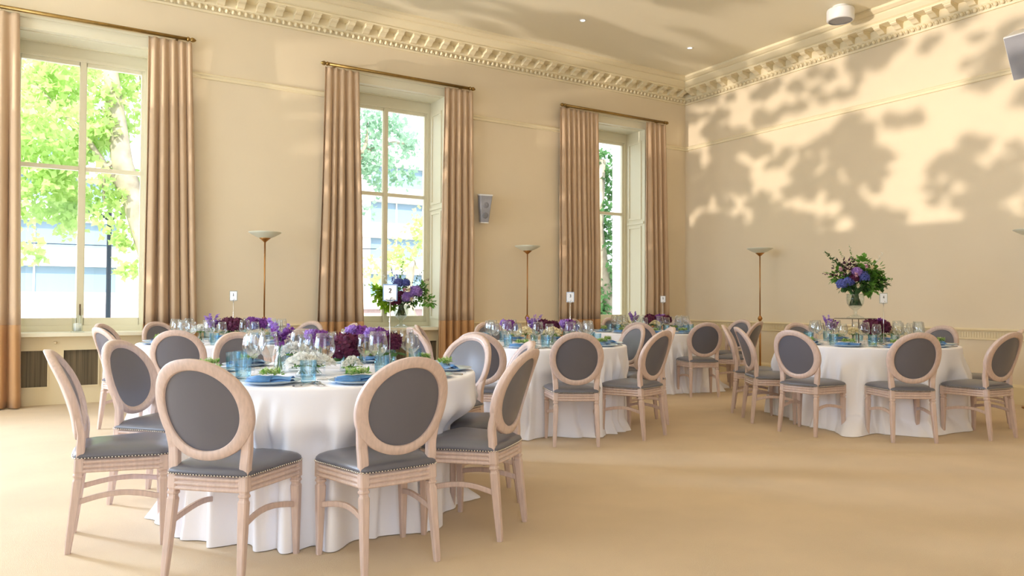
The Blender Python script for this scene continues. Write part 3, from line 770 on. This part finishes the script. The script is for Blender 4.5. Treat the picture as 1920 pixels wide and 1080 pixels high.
def sprig(root):
    rnd = random; m = MB()
    for i in range(120):
        d = rdir(rnd, 0); p = Vector((rnd.uniform(-.05, .05), rnd.uniform(-.028, .028), rnd.uniform(.0, .02)))
        leaf_fan(m, p, d+Vector((0, 0, .3)), rnd.uniform(.016, .032), rnd.uniform(.008, .014))
    m.build('leaves', M['sprig'], root)
    m = MB()
    for i in range(26):
        d = rdir(rnd, -.1); leaf_fan(m, (rnd.uniform(-.055, .055), rnd.uniform(-.02, .02), .004), d, rnd.uniform(.03, .045), .014)
    m.build('dark_leaves', M['leaf'], root)
    daisy(root, (.01, 0, .03), .018, M['whiteflower'], 8, 2)
    return root
def fork_mesh():
    m = MB(); m.tube([(0, -.09, .004), (0, 0, .003), (0, .035, .006)], [(.005, .0015), (.0025, .0015), (.006, .0015)], 8, False, RSEC, upv=(1, 0, 0))
    m.box(-.011, .011, .035, .048, .005, .007)
    for q in range(4): m.box(-.011+q*.0062, -.011+q*.0062+.0028, .048, .09, .005, .0068)
    return m
def knife_mesh():
    m = MB(); m.tube([(0, -.11, .004), (0, 0, .004)], [(.006, .003), (.0045, .003)], 8, False, RSEC, upv=(1, 0, 0))
    m.tube([(0, 0, .004), (.002, .06, .004), (.003, .11, .004)], [(.0075, .001), (.0085, .001), (.002, .001)], 8, False, RSEC, upv=(1, 0, 0)); return m
def spoon_mesh():
    m = MB(); m.tube([(0, -.09, .004), (0, .03, .004)], [(.005, .0015), (.0025, .0015)], 8, False, RSEC, upv=(1, 0, 0))
    vs = []; 
    for q in range(5):
        k_ = q/4
        for i in range(16):
            a = 2*PI*i/16; vs.append((.018*k_*math.cos(a), .055+.028*k_*math.sin(a), .003+.006*k_*k_))
    m.add(vs, [(q*16+i, q*16+(i+1) % 16, (q+1)*16+(i+1) % 16, (q+1)*16+i) for q in range(4) for i in range(16)]); return m
PW = Proto(wine(thing('wine_glass', '', 'wine glass')))
PT = Proto(tumbler(thing('tumbler', '', 'tumbler')))
PP = Proto(plate(thing('plate', '', 'plate')))
PS = Proto(sprig(thing('flower_sprig', '', 'sprig')))
def single(name, mb, mt, cat):
    o = mb.build(name, mt); o['category'] = cat; o['label'] = ''; return Proto(o)
PN = single('napkin', napkin_mesh(), M['napkin'], 'napkin')
PF = single('fork', fork_mesh(), M['silver'], 'fork')
PK = single('knife', knife_mesh(), M['silver'], 'knife')
PSP = single('spoon', spoon_mesh(), M['silver'], 'spoon')

def setting(tb, a, where, full=True, glasses=True, da=0):
    cx, cyy = TABLES[tb]; ca, sa = math.cos(a), math.sin(a); T = TDESC[tb]
    def at(r, t, z=0): return (cx+r*ca-t*sa, cyy+r*sa+t*ca, TZ+z)
    PP.put(at(.70, 0), a, 'pale blue plate at the %s setting of %s' % (where, T), 'plates on table '+tb)
    PN.put(at(.70, 0, .0), a+PI/2+random.uniform(-.25, .25), 'blue folded napkin at the %s setting of %s' % (where, T), 'napkins on table '+tb)
    PS.put(at(.69, -.005, .044), a+PI/2+random.uniform(-.3, .3), 'green sprig on the napkin at the %s setting of %s' % (where, T), 'sprigs on table '+tb)
    if glasses:
        PW.put(at(.50, .10), 0, 'large clear wine glass at the %s setting of %s' % (where, T), 'wine glasses on table '+tb)
        PW.put(at(.45, .20), 0, 'smaller clear wine glass at the %s setting of %s' % (where, T), 'wine glasses on table '+tb, (.86, .86, .92))
        PT.put(at(.55, .185), 0, 'ribbed blue tumbler at the %s setting of %s' % (where, T), 'blue tumblers on table '+tb)
    if full:
        for q in (0, 1): PF.put(at(.71, -.19-.028*q, .002), a+PI/2, 'silver fork %s the plate at the %s setting of %s' % (('next to', 'outermost from')[q], where, T), 'forks on table '+tb)
        PK.put(at(.71, .185, .002), a+PI/2, 'silver knife at the %s setting of %s' % (where, T), 'knives on table '+tb)
        PSP.put(at(.71, .215, .002), a+PI/2, 'silver spoon at the %s setting of %s' % (where, T), 'spoons on table '+tb)
WH = ['right', 'far right', 'right rear', 'rear', 'left rear', 'far left', 'left', 'left front', 'front', 'right front']
for tb in ('1', '3', '4', '5'):
    off = {'1': .12, '3': .05, '4': .28, '5': .2}[tb]
    for q in range(10):
        # world angle measured from the viewer's right
        a = YAW-PI/2+off+q*2*PI/10
        setting(tb, a, WH[q], full=(tb in '34' and q >= 7))
# table 2, placed from the photograph one by one
A2 = YAW-PI/2+.13
for q, w_ in ((0, 'right'), (1, 'far right'), (2, 'right rear'), (3, 'rear'), (4, 'left rear'), (5, 'far left')):
    setting('2', A2+q*2*PI/10, w_, full=(q in (0, 5)), glasses=(q not in (0, 5)))
for q, w_ in ((6, 'left'), (7, 'left front'), (8, 'front'), (9, 'right front')):
    setting('2', A2+q*2*PI/10, w_, full=True, glasses=False)
def on_table(px, py, h=TH):
    d = fw*F_PX+rt*(px-960)+up2*(540-py); t = (h-CAM_H)/d.z; return (d.x*t, d.y*t, TZ)
for px, py, l, s in ((476, 704, 'leftmost of the front pair', (1.05,)*3), (503, 706, 'right one of the front left pair', (1.05,)*3), (608, 712, 'in front of the dark maroon flowers', (1.05,)*3), (572, 700, 'in front of the small blue flowers', (.86, .86, .96)), (684, 698, 'left of the number stand, nearer the maroon flowers', (.95,)*3), (708, 703, 'just left of the number 2 stand', (1.05,)*3), (762, 685, 'right of the number 2 stand', (1.0,)*3), (772, 690, 'rightmost beside the number 2 stand', (.9,)*3), (588, 690, 'half hidden behind the violet flowers', (.9,)*3)):
    PW.put(on_table(px, py), 0, 'clear wine glass on the nearest table, '+l, 'wine glasses on table 2', s)
for px, py, l in ((437, 696, 'leftmost, behind the front left chair back'), (456, 711, 'in front of the leftmost one'), (578, 717, 'alone at the front middle'), (716, 704, 'beneath the number stand'), (778, 686, 'at the right behind the chair back')):
    PT.put(on_table(px, py), 0, 'ribbed blue tumbler on the nearest table, '+l, 'blue tumblers on table 2')

# ------------------------------------------------------------------ flowers
def vase_mesh(h, r, neck):
    return MB().lathe([(0, .004), (r*.9, .002), (r, .01), (r*.95, h*.3), (neck, h*.68), (neck*.85, h*.8), (neck*1.15, h), (neck*1.05, h), (neck*.75, h*.8), (neck*.9, h*.68), (r*.85, h*.3), (r*.85, .014), (0, .012)], 24, cap=False)
def bud_vase(kind, label, loc, tb, tall=1.0, rz=0, sc=1.0):
    root = thing('flower_vase', label, 'flower vase', loc, rz, 'flower vases on table '+tb)
    h = {'hyd': .11, 'spray': .14, 'white': .10, 'violet': .13}[kind]*tall
    vase_mesh(h, .035, .016 if kind != 'hyd' else .026).build('vase', M['vase'], root)
    m = MB()
    for i in range(6):
        a = i*1.05; m.tube([(.016*math.cos(a), .016*math.sin(a), .015), (-.004*math.cos(a), -.004*math.sin(a), h*.75), (.03*math.cos(a+.5), .03*math.sin(a+.5), h+.05)], .0018, 6)
    m.build('stems', M['stem'], root)
    if kind == 'hyd':
        bloom(root, (0, 0, h+.065), .082*sc, M['maroon'], n=95)
        m = MB()
        for i in range(7):
            a = i*.9; leaf_fan(m, (.02*math.cos(a), .02*math.sin(a), h), (math.cos(a), math.sin(a), -.1), .09, .05)
        m.build('leaves', M['darkleaf'], root)
    elif kind == 'violet':
        bloom(root, (0, 0, h+.055), .056*sc, M['purple'], n=60, petal=.42)
        bloom(root, (-.05, .02, h+.075), .040*sc, M['violet'], n=44, petal=.42)
        bloom(root, (.05, -.01, h+.035), .036*sc, M['blueflower'], n=36, petal=.42)
    elif kind == 'white':
        for i in range(15):
            a = i*2.4; r_ = .012+.06*sc*(i/15)**.7; daisy(root, (r_*math.cos(a), r_*math.sin(a), h+.055-.045*(i/15)), .034*sc, M['whiteflower'] if tb in '12' else M['creamflower'], 9, 3, (math.cos(a)*.8, math.sin(a)*.8, 1))
        m = MB()
        for i in range(10):
            a = i*.63; leaf_fan(m, (0, 0, h), (math.cos(a), math.sin(a), .2), .07, .025)
        m.build('leaves', M['leaf'], root)
    else:
        for i in range(7):
            a = i*1.7; spike(root, (0, 0, h), (.075*math.cos(a), .075*math.sin(a), h+.09+.03*(i % 3)), M['violet'] if i % 3 else M['purple'], 40, .03, .034)
        daisy(root, (.02, .03, h+.05), .03, M['whiteflower'], 9, 2); daisy(root, (-.03, .0, h+.06), .03, M['whiteflower'], 9, 2)
    return root
for px, py, kind, sc_, tall, l in (
    (524, 698, 'spray', 1, 1.15, 'tall lilac spray, left of the white cluster'),
    (552, 696, 'white', 1.35, .95, 'tall white daisies, leftmost white ones'), (566, 706, 'white', 1.25, .55, 'low white daisies behind the middle tumbler'), (592, 704, 'white', 1.35, .5, 'low white daisies nearest the maroon hydrangea'),
    (600, 690, 'violet', .95, 1.0, 'violet and blue blooms behind the daisies'), (648, 696, 'hyd', 1.05, .75, 'big dark maroon hydrangea'),
    (676, 683, 'violet', 1.05, 1.1, 'light violet blooms, right of the maroon one'), (712, 690, 'violet', .95, 1.1, 'purple blooms behind glasses by the number stand'),
    (735, 690, 'hyd', .7, .9, 'small deep purple head by the number stand'), (660, 701, 'white', .7, .35, 'low white buds under the maroon hydrangea')):
    bud_vase(kind, 'vase on the nearest table with '+l, on_table(px, py), '2', tall, 0, sc_)
for tb, arr in {'1': ((-.28, -.05, 'white', 1.3), (-.20, .05, 'white', 1.0), (-.14, -.10, 'spray', 1.2), (-.02, .02, 'hyd', 1.0), (.10, -.06, 'hyd', .9), (.22, .02, 'violet', 1.2), (.32, .05, 'violet', 1.0)),
                '3': ((-.30, -.04, 'violet', 1.0), (-.14, -.14, 'white', 1.2), (-.05, .04, 'spray', 1.2), (.04, .0, 'hyd', .9), (.14, .05, 'hyd', .75), (.12, -.16, 'white', 1.3), (.30, -.02, 'violet', 1.1)),
                '4': ((-.36, .0, 'spray', 1.1), (-.20, -.16, 'white', 1.2), (.00, -.12, 'hyd', 1.05), (.13, -.10, 'hyd', .9), (.14, -.03, 'violet', 1.3), (.28, -.12, 'white', 1.0), (.36, .05, 'white', 1.0)),
                '5': ((-.34, .05, 'white', 1.0), (-.24, -.05, 'spray', 1.0), (.0, .0, 'hyd', 1.0), (.14, .03, 'violet', 1.2), (.22, -.08, 'hyd', .85), (.05, -.15, 'white', 1.0))}.items():
    cx, cyy = TABLES[tb]; CW = {'hyd': 'dark maroon hydrangea', 'white': 'white daisies', 'spray': 'lilac flower spikes', 'violet': 'purple and violet blooms'}
    for j, (u, v, kind, s) in enumerate(arr):
        bud_vase(kind, 'vase of %s, %s from left on %s' % (CW[kind], ('first', 'second', 'third', 'fourth', 'fifth', 'sixth', 'seventh')[j], TDESC[tb]),
                 (cx+r0.x*u+f0.x*v, cyy+r0.y*u+f0.y*v, TZ), tb, 1.0, j, s)

def urn_bouquet(loc, label, s=1.0, v=0):
    root = thing('flower_urn', label, 'bouquet', loc, 0)
    MB().lathe([(0, .0), (.085, .0), (.088, .008), (.06, .018), (.022, .035), (.016, .05), (.022, .062), (.016, .075), (.03, .09), (.065, .12), (.085, .16), (.092, .21), (.088, .25), (.095, .262), (.089, .262), (.082, .25), (.085, .21), (.078, .16), (.06, .125), (0, .11)], 32, cap=False).build('urn', M['vase'], root)
    m = MB(); rnd = random.Random(v)
    for i in range(54):
        a = rnd.uniform(0, 2*PI); r_ = rnd.uniform(.01, .07); m.tube([(r_*math.cos(a), r_*math.sin(a), .135), (.03*math.cos(a+1), .03*math.sin(a+1), .26), (.12*math.cos(a+1.2), .12*math.sin(a+1.2), .36)], .0035, 6)
    m.build('stems', M['darkleaf'], root)
    random.seed(40+v)
    def P(x, z, y=0): return (r0.x*x+f0.x*y, r0.y*x+f0.y*y, z)
    def foliage(cs, mt, name, n, L, w):
        m = MB()
        for (x, z, y, r_) in cs:
            for i in range(int(n*1.7)):
                d = rdir(); c = Vector(P(x, z, y))+d*r_*random.uniform(.2, 1); leaf_fan(m, c, d+Vector((0, 0, random.uniform(-.3, .4))), random.uniform(.7, 1.3)*L, w*random.uniform(.8, 1.3))
        return m.build(name, mt, root)
    if v == 0:     # on table 4
        foliage([(.12, .50, 0, .10), (.20, .42, 0, .10), (.08, .60, .02, .08), (.24, .52, .03, .07), (.16, .34, 0, .09), (0, .42, .1, .12), (-.18, .46, .03, .09)], M['leaf'], 'foliage', 46, .06, .045)
        foliage([(.05, .38, -.04, .10), (-.10, .38, 0, .11), (.28, .38, 0, .06), (.14, .44, .1, .10)], M['darkleaf'], 'dark_foliage', 50, .055, .035)
        foliage([(-.16, .54, -.02, .09), (-.06, .56, 0, .07)], mat('bronze_leaf', srgb(86, 50, 66), .6), 'bronze_foliage', 44, .045, .022)
        for x, z, r_, mt in ((-.18, .37, .055, 'blueflower'), (-.11, .39, .055, 'blueflower'), (.05, .45, .062, 'blueflower'), (-.02, .50, .055, 'violet'), (-.05, .43, .05, 'maroon')): bloom(root, P(x, z, -.08), r_, M[mt], n=60)
        for x, z, mt in ((-.14, .50, 'creamflower'), (-.05, .47, 'pinkflower'), (-.03, .35, 'creamflower'), (.06, .56, 'pinkflower'), (-.22, .53, 'pinkflower'), (.12, .55, 'creamflower')): daisy(root, P(x, z, -.13), .035, M[mt], 8, 4, P(0, .2, -1))
        spike(root, P(-.05, .45), P(-.33, .72), M['darkleaf'], 60, .03, .05, 'fern_frond'); spike(root, P(0, .45), P(-.06, .80), M['stem'], 40, .018, .03, 'foliage_spray'); spike(root, P(-.05, .5), P(-.18, .75), M['stem'], 32, .016, .028, 'foliage_spray')
        spike(root, P(.15, .5), P(.31, .72), M['whiteflower'], 40, .02, .035, 'white_spray'); spike(root, P(.2, .42), P(.42, .42), M['leaf'], 40, .02, .04, 'foliage_spray'); spike(root, P(-.15, .45), P(-.36, .48), M['maroon'], 20, .02, .03, 'dark_spray')
    else:          # on the sill of the middle window
        foliage([(-.24, .36, 0, .08), (-.18, .30, 0, .07), (-.28, .42, 0, .05), (-.12, .26, 0, .05)], M['lime'], 'lime_foliage', 40, .07, .05)
        foliage([(.26, .36, 0, .09), (.34, .30, 0, .06), (.18, .34, 0, .08), (.02, .5, 0, .07), (.24, .46, 0, .07)], M['leaf'], 'foliage', 34, .05, .032)
        foliage([(.12, .32, -.02, .08), (.0, .45, .05, .12), (.22, .42, .05, .07)], M['darkleaf'], 'dark_foliage', 44, .05, .03)
        for x, z, r_, mt in ((-.06, .32, .075, 'maroon'), (.0, .38, .05, 'maroon'), (.08, .35, .07, 'violet'), (.18, .42, .075, 'violet'), (-.02, .52, .055, 'blueflower'), (.06, .52, .05, 'blueflower')): bloom(root, P(x, z, -.06), r_, M[mt], n=64)
        for x, z, mt in ((.06, .44, 'pinkflower'), (.11, .44, 'creamflower'), (-.14, .38, 'whiteflower'), (.14, .33, 'creamflower')): daisy(root, P(x, z, -.13), .035, M[mt], 8, 4, P(0, .2, -1))
        spike(root, P(-.1, .4), P(-.48, .52), M['darkleaf'], 44, .02, .05, 'fern_frond'); spike(root, P(-.02, .45), P(.02, .80), M['leaf'], 50, .02, .045, 'fern_frond'); spike(root, P(-.08, .45), P(-.12, .70), M['blueflower'], 40, .022, .035, 'blue_spike')
        spike(root, P(-.02, .45), P(-.06, .64), M['blueflower'], 34, .022, .035, 'blue_spike'); spike(root, P(.1, .45), P(.26, .68), M['darkleaf'], 40, .016, .035, 'foliage_spray'); spike(root, P(.15, .45), P(.34, .58), M['maroon'], 24, .018, .03, 'dark_spray'); spike(root, P(-.1, .4), P(-.24, .66), M['whiteflower'], 30, .02, .035, 'white_spray')
    root.scale = (s, s, s)
    return root
bx, by = 7.44, 4.95
rs_ = thing('flower_stand', 'low dark metal riser holding the tall bouquet on table 4', 'stand', (bx, by, TZ))
m = MB()
for sx in (-.17, .17):
    for sy in (-.15, .15): m.box(sx-.0035, sx+.0035, sy-.0035, sy+.0035, 0, .25)
m.build('frame_legs', M['iron'], rs_); m = MB()
for s in (-.15, .15): m.box(-.1535, .1535, s-.0035, s+.0035, .25, .257); m.box(s-.0035, s+.0035, -.1535, .1535, .25, .257)
m.build('top_frame', M['iron'], rs_); MB().box(-.15, .15, -.15, .15, .257, .261).build('glass_top', M['vase'], rs_)
urn_bouquet((bx, by, TZ+.262), 'tall mixed bouquet of purple flowers and green leaves in a glass urn on table 4', 1.0, 0)
urn_bouquet((4.32, 10.20, .831), 'large mixed bouquet in a glass urn on the sill of the middle window', 1.25, 1)

# ------------------------------------------------------------------ table number stands
GL = {'1': [[(-.3, .6), (.05, .85), (.05, -.85)], [(-.35, -.85), (.4, -.85)]],
      '2': [[(-.5, .5), (-.35, .8), (0, .9), (.4, .75), (.45, .4), (.25, .05), (-.5, -.85), (.55, -.85)]],
      '3': [[(-.45, .7), (0, .9), (.4, .7), (.4, .3), (0, .05), (.45, -.2), (.45, -.65), (0, -.9), (-.5, -.7)]],
      '4': [[(.2, -.9), (.2, .9), (-.55, -.4), (.6, -.4)]],
      '5': [[(.45, .85), (-.35, .85), (-.4, .1), (.1, .2), (.45, -.1), (.4, -.65), (0, -.9), (-.5, -.75)]]}
SIGN = {'1': (1.56, 8.14), '2': (1.76, 4.33), '3': (4.53, 6.24), '4': (7.11, 4.42), '5': (7.62, 8.17)}
for tb, (x, y) in SIGN.items():
    root = thing('table_number_stand', 'slim stand holding a white card with the number %s on %s' % (tb, TDESC[tb]), 'table number', (x, y, TZ), YAW-PI/2, 'table number stands')
    MB().lathe([(0, 0), (.035, 0), (.036, .004), (.01, .012), (.0035, .02)], 24).build('base', M['silver'], root)
    MB().tube([(0, 0, .01), (0, 0, .425)], .0035, 8).build('pole', M['silver'], root)
    m = MB().tube([(-.025, -.006, .432), (-.022, -.006, .42), (0, -.006, .416), (.022, -.006, .42), (.025, -.006, .432)], .003, 6); m.tube([(0, -.006, .42), (0, -.006, .435), (.012, -.006, .442)], .003, 6)
    m.build('clip', M['silver'], root)
    cz = .473; hw = .045 if tb == '2' else .040
    sb = MB().box(-hw, hw, -.003, .003, cz-.053, cz+.053).build('sign_holder', M['acrylic'] if tb != '2' else M['signblue'], root)
    MB().box(-hw+.006, hw-.006, -.0045, -.003, cz-.046, cz+.045).build('card', M['card'], root)
    m = MB()
    for st_ in GL[tb]:
        m.tube([(p[0]*.012, -.0055, cz+.012+p[1]*.0145) for p in st_], .0028, 6)
    m.build('numeral', M['ink'], root)

# candle in a glass on the left sill
root = thing('candle_glass', 'white candle in a small glass cylinder on the leftmost window sill', 'candle', (.19, 10.16, .831))
MB().lathe([(0, 0), (.07, 0), (.072, .008), (0, .010)], 28).build('saucer', M['vase'], root)
MB().lathe([(.0, .012), (.042, .012), (.042, .10), (.0, .105)], 24).build('candle', M['wax'], root)
MB().lathe([(.055, .011), (.055, .20)], 28, cap=False).build('glass_cylinder', M['vase'], root)
# yellow flower lying on table 4
root = thing('yellow_flower', 'small yellow flower lying at the front of table 4', 'flower', on_table(1640, 649))
daisy(root, (0, 0, .015), .045, M['yellow'], 9, 2); spike(root, (0, 0, .012), (.06, .03, .012), M['stem'], 10, .01, .02, 'stem')

# ------------------------------------------------------------------ outside
struct(MB().box(-60, 90, 10.9, 120, -1.5, -1.3).build('ground', M['tarmac']))
def tree(label, base, top, crown, n, L, mt, seed, branches=None, r=.22):
    root = thing('tree', label, 'tree', base, 0, 'trees outside the windows'); rnd = random.Random(seed)
    b = Vector(base); m = MB(); t = Vector(top)-b
    m.tube([(0, 0, 0), t*.35+Vector((.2, 0, 0)), t*.7+Vector((-.15, 0, 0)), t], [r*1.2, r, r*.8, r*.5], 12)
    for c in crown[::4]:
        e = Vector(c[:3])-b; s = t*rnd.uniform(.45, .9); m.tube([s, (s+e)/2+Vector((rnd.uniform(-.3, .3), 0, .2)), e], [r*.32, r*.2, r*.06], 6)
    m.build('trunk', M['bark'], root); m = MB()
    for c in crown:
        cc = Vector(c[:3])-b; rr = c[3]; sub = [cc+rdir(rnd)*rr*rnd.uniform(.2, .95) for _ in range(9)]
        for i in range(int(n*rr*rr)):
            p = rnd.choice(sub)+rdir(rnd)*rr*.42*rnd.random()**.5; d = rdir(rnd); s = d.cross(rdir(rnd)).normalized(); l = L*rnd.uniform(.6, 1.3); w = l*.5
            m.add([p, p+d*l*.35+s*w, p+d*l*.6+s*w*.45, p+d*l, p+d*l*.6-s*w*.45, p+d*l*.35-s*w], [(0, 1, 2, 3, 4, 5)], False)
    m.build('leaves', mt, root)
    return root
def at(px, py, Y):
    d = fw*F_PX+rt*(px-960)+up2*(540-py); t = Y/d.y; return (d.x*t, d.y*t, CAM_H+d.z*t)
def crown(cells, Y): return [at(px, py, Y+dy)+(r_,) for px, py, dy, r_ in cells]
tree('pale green plane tree filling the leftmost window', (at(330, 400, 20)[0], 20, -1.3), at(205, 110, 20), crown([(60, 150, 0, 1.1), (110, 200, 1, 1.3), (70, 260, 0, 1.3), (140, 270, 1, 1.0), (190, 200, 0, .9), (230, 250, 1, .9), (60, 350, 0, 1.1), (110, 390, 1, .9), (195, 380, 0, .8), (245, 360, 1, .7), (250, 440, 0, .6), (120, 330, 1, .8), (260, 130, 0, .8), (150, 140, 2, .8), (245, 500, 0, .4), (60, 470, 0, .35)], 20), 560, .17, M['treeleaf'], 3, r=.30)
tree('blue-green leafy tree in the upper part of the middle window', (at(640, 400, 17)[0], 17, -1.3), at(670, 180, 17), crown([(690, 230, 0, .8), (685, 300, 0, .9), (700, 340, 0, .6), (745, 230, 0, .7), (770, 270, 1, .7), (740, 310, 0, .45), (765, 330, 0, .45), (690, 400, 0, .3)], 17), 400, .13, M['treeleaf2'], 5)
tree('pale bush behind the bouquet in the middle window', (at(770, 560, 26)[0], 26, -1.3), at(770, 500, 26), crown([(770, 470, 0, 1.2), (730, 490, 1, .9), (785, 420, 0, .9), (700, 520, 0, .8)], 26), 110, .22, M['treeleaf'], 6)
tree('dark green ivy-clad tree at the left of the far window', (at(1128, 500, 16)[0], 16, -1.3), at(1128, 300, 16), crown([(1133, 300, 0, .5), (1135, 350, 0, .55), (1128, 400, 0, .6), (1136, 450, 0, .6), (1130, 500, 0, .6), (1136, 545, 0, .6), (1128, 590, 0, .5)], 16), 700, .14, M['hedge'], 7)
# the office building across the street
YB = 50.0
root = thing('office_building', 'pale stone office building with bands of blue windows across the street', 'building', (0, YB, -1.3))
x0, x1 = -34, 34
def bw(z): return z+1.3
m = MB()
for za, zb in ((-1.3, 1.7), (3.2, 4.3), (5.8, 6.9), (8.4, 9.5), (11, 12.4)): m.box(x0, x1, 0, 1.2, bw(za), bw(zb))
m.box(x0, x1, .9, 8, bw(-1.3), bw(12.4)); m.build('wall', M['stone'], root)
MB().box(x0, x1, -.15, 0, bw(-1.3), bw(1.0)).build('brick_plinth', M['brickb'], root)
m = MB(); f = MB()
for za, zb in ((1.7, 3.2), (4.3, 5.8), (6.9, 8.4), (9.5, 11)):
    x = x0
    while x < x1:
        f.box(x, x+1.1, .2, .9, bw(za), bw(zb))
        for j in range(3): m.box(x+1.1+j*2.1, x+3.1+j*2.1, .5, .6, bw(za), bw(zb)); f.box(x+3.1+j*2.1, x+3.2+j*2.1, .4, .6, bw(za), bw(zb))
        x += 7.4
m.build('window_glazing', M['bwin'], root); f.build('window_piers', M['stone'], root)
# brick-and-stone ground floor seen low in the middle window
root = thing('brick_building', 'brick terrace with white piers seen low through the middle window', 'building', (18, 30, -1.3))
m = MB().box(-10, 14, 0, 6, 0, 2.2); m.build('wall', M['brickb'], root); m = MB()
for j in range(13): m.box(-10+j*2, -9.5+j*2, -.15, 0, 0, 2.2)
m.box(-10, 14, -.2, 0, 2.2, 2.6); m.build('stone_piers', M['stone'], root)
# white pier beyond the far window
o = MB().box(0, 1.1, 0, .8, 0, 7).build('gate_pier', M['stone'], None, (at(1148, 600, 14.8)[0], 14, -1.3)); tag(o, 'white rendered pier standing outside the far window', 'pier')
lp = at(204, 500, 24)
root = thing('street_lamp', 'dark double-headed street lamp outside the leftmost window', 'street lamp', (lp[0], 24, -1.3))
ztop = at(204, 398, 24)[2]+1.3
MB().lathe([(.12, 0), (.12, .6), (.07, .65), (.06, ztop)], 12).build('post', M['black'], root)
m = MB()
for s in (-1, 1): m.tube([(0, 0, ztop-.25), (s*.25, 0, ztop-.05), (s*.48, 0, ztop-.02)], [.03, .035, .05], 8); m.box(s*.5-.16, s*.5+.16, -.08, .08, ztop-.05, ztop+.02)
m.build('lamp_arms', M['black'], root)
m = MB(); a_ = at(66, 456, 30); b_ = at(268, 463, 30); m.tube([(a_[0]-9, 30, a_[2]+.2), (a_[0], 30, a_[2]), (b_[0], 30, b_[2]), (b_[0]+9, 30, b_[2]+.3)], .02, 5)
tag(m.build('overhead_cable', M['black']), 'thin dark cable crossing the lower panes of the leftmost window', 'cable')
# leafy branches outside the bay: the reflected sun comes through their gaps
root = thing('tree', 'leafy branches outside the bay behind the viewer', 'tree', (-9.5, 6, -2)); rnd = random.Random(21)
m = MB(); lv = MB()
for i in range(400):
    c = Vector((rnd.uniform(-.5, .5), rnd.uniform(-2.3, 2.9), rnd.uniform(1.0, 4.9)))
    if i >= 330: c.y = rnd.uniform(.7, 2.6); c.z = rnd.uniform(1.1, 1.75+(c.y-.7)*.62)
    for q in range(rnd.randint(3, 6)):
        p = c+Vector((rnd.gauss(0, .08), rnd.gauss(0, .12), rnd.gauss(0, .06))); L = rnd.uniform(.06, .125)
        a = rnd.uniform(0, 2*PI); n_ = 9; ring = []
        for k_ in range(n_):
            t = 2*PI*k_/n_; rr = L*(1 if k_ % 2 == 0 else .66); ring.append(p+Vector((.05*math.sin(t), rr*math.cos(t+a)*1.2, rr*math.sin(t+a)*.75)))
        lv.add([p]+ring, [(0, k_+1, (k_+1) % n_+1) for k_ in range(n_)], False)
lv.build('leaves', M['hedge'], root)
m.tube([(0, 4.6, 0), (0, 4.4, 2.5), (.1, 4.0, 5)], [.14, .11, .08], 10); m.build('trunk', M['bark'], root)
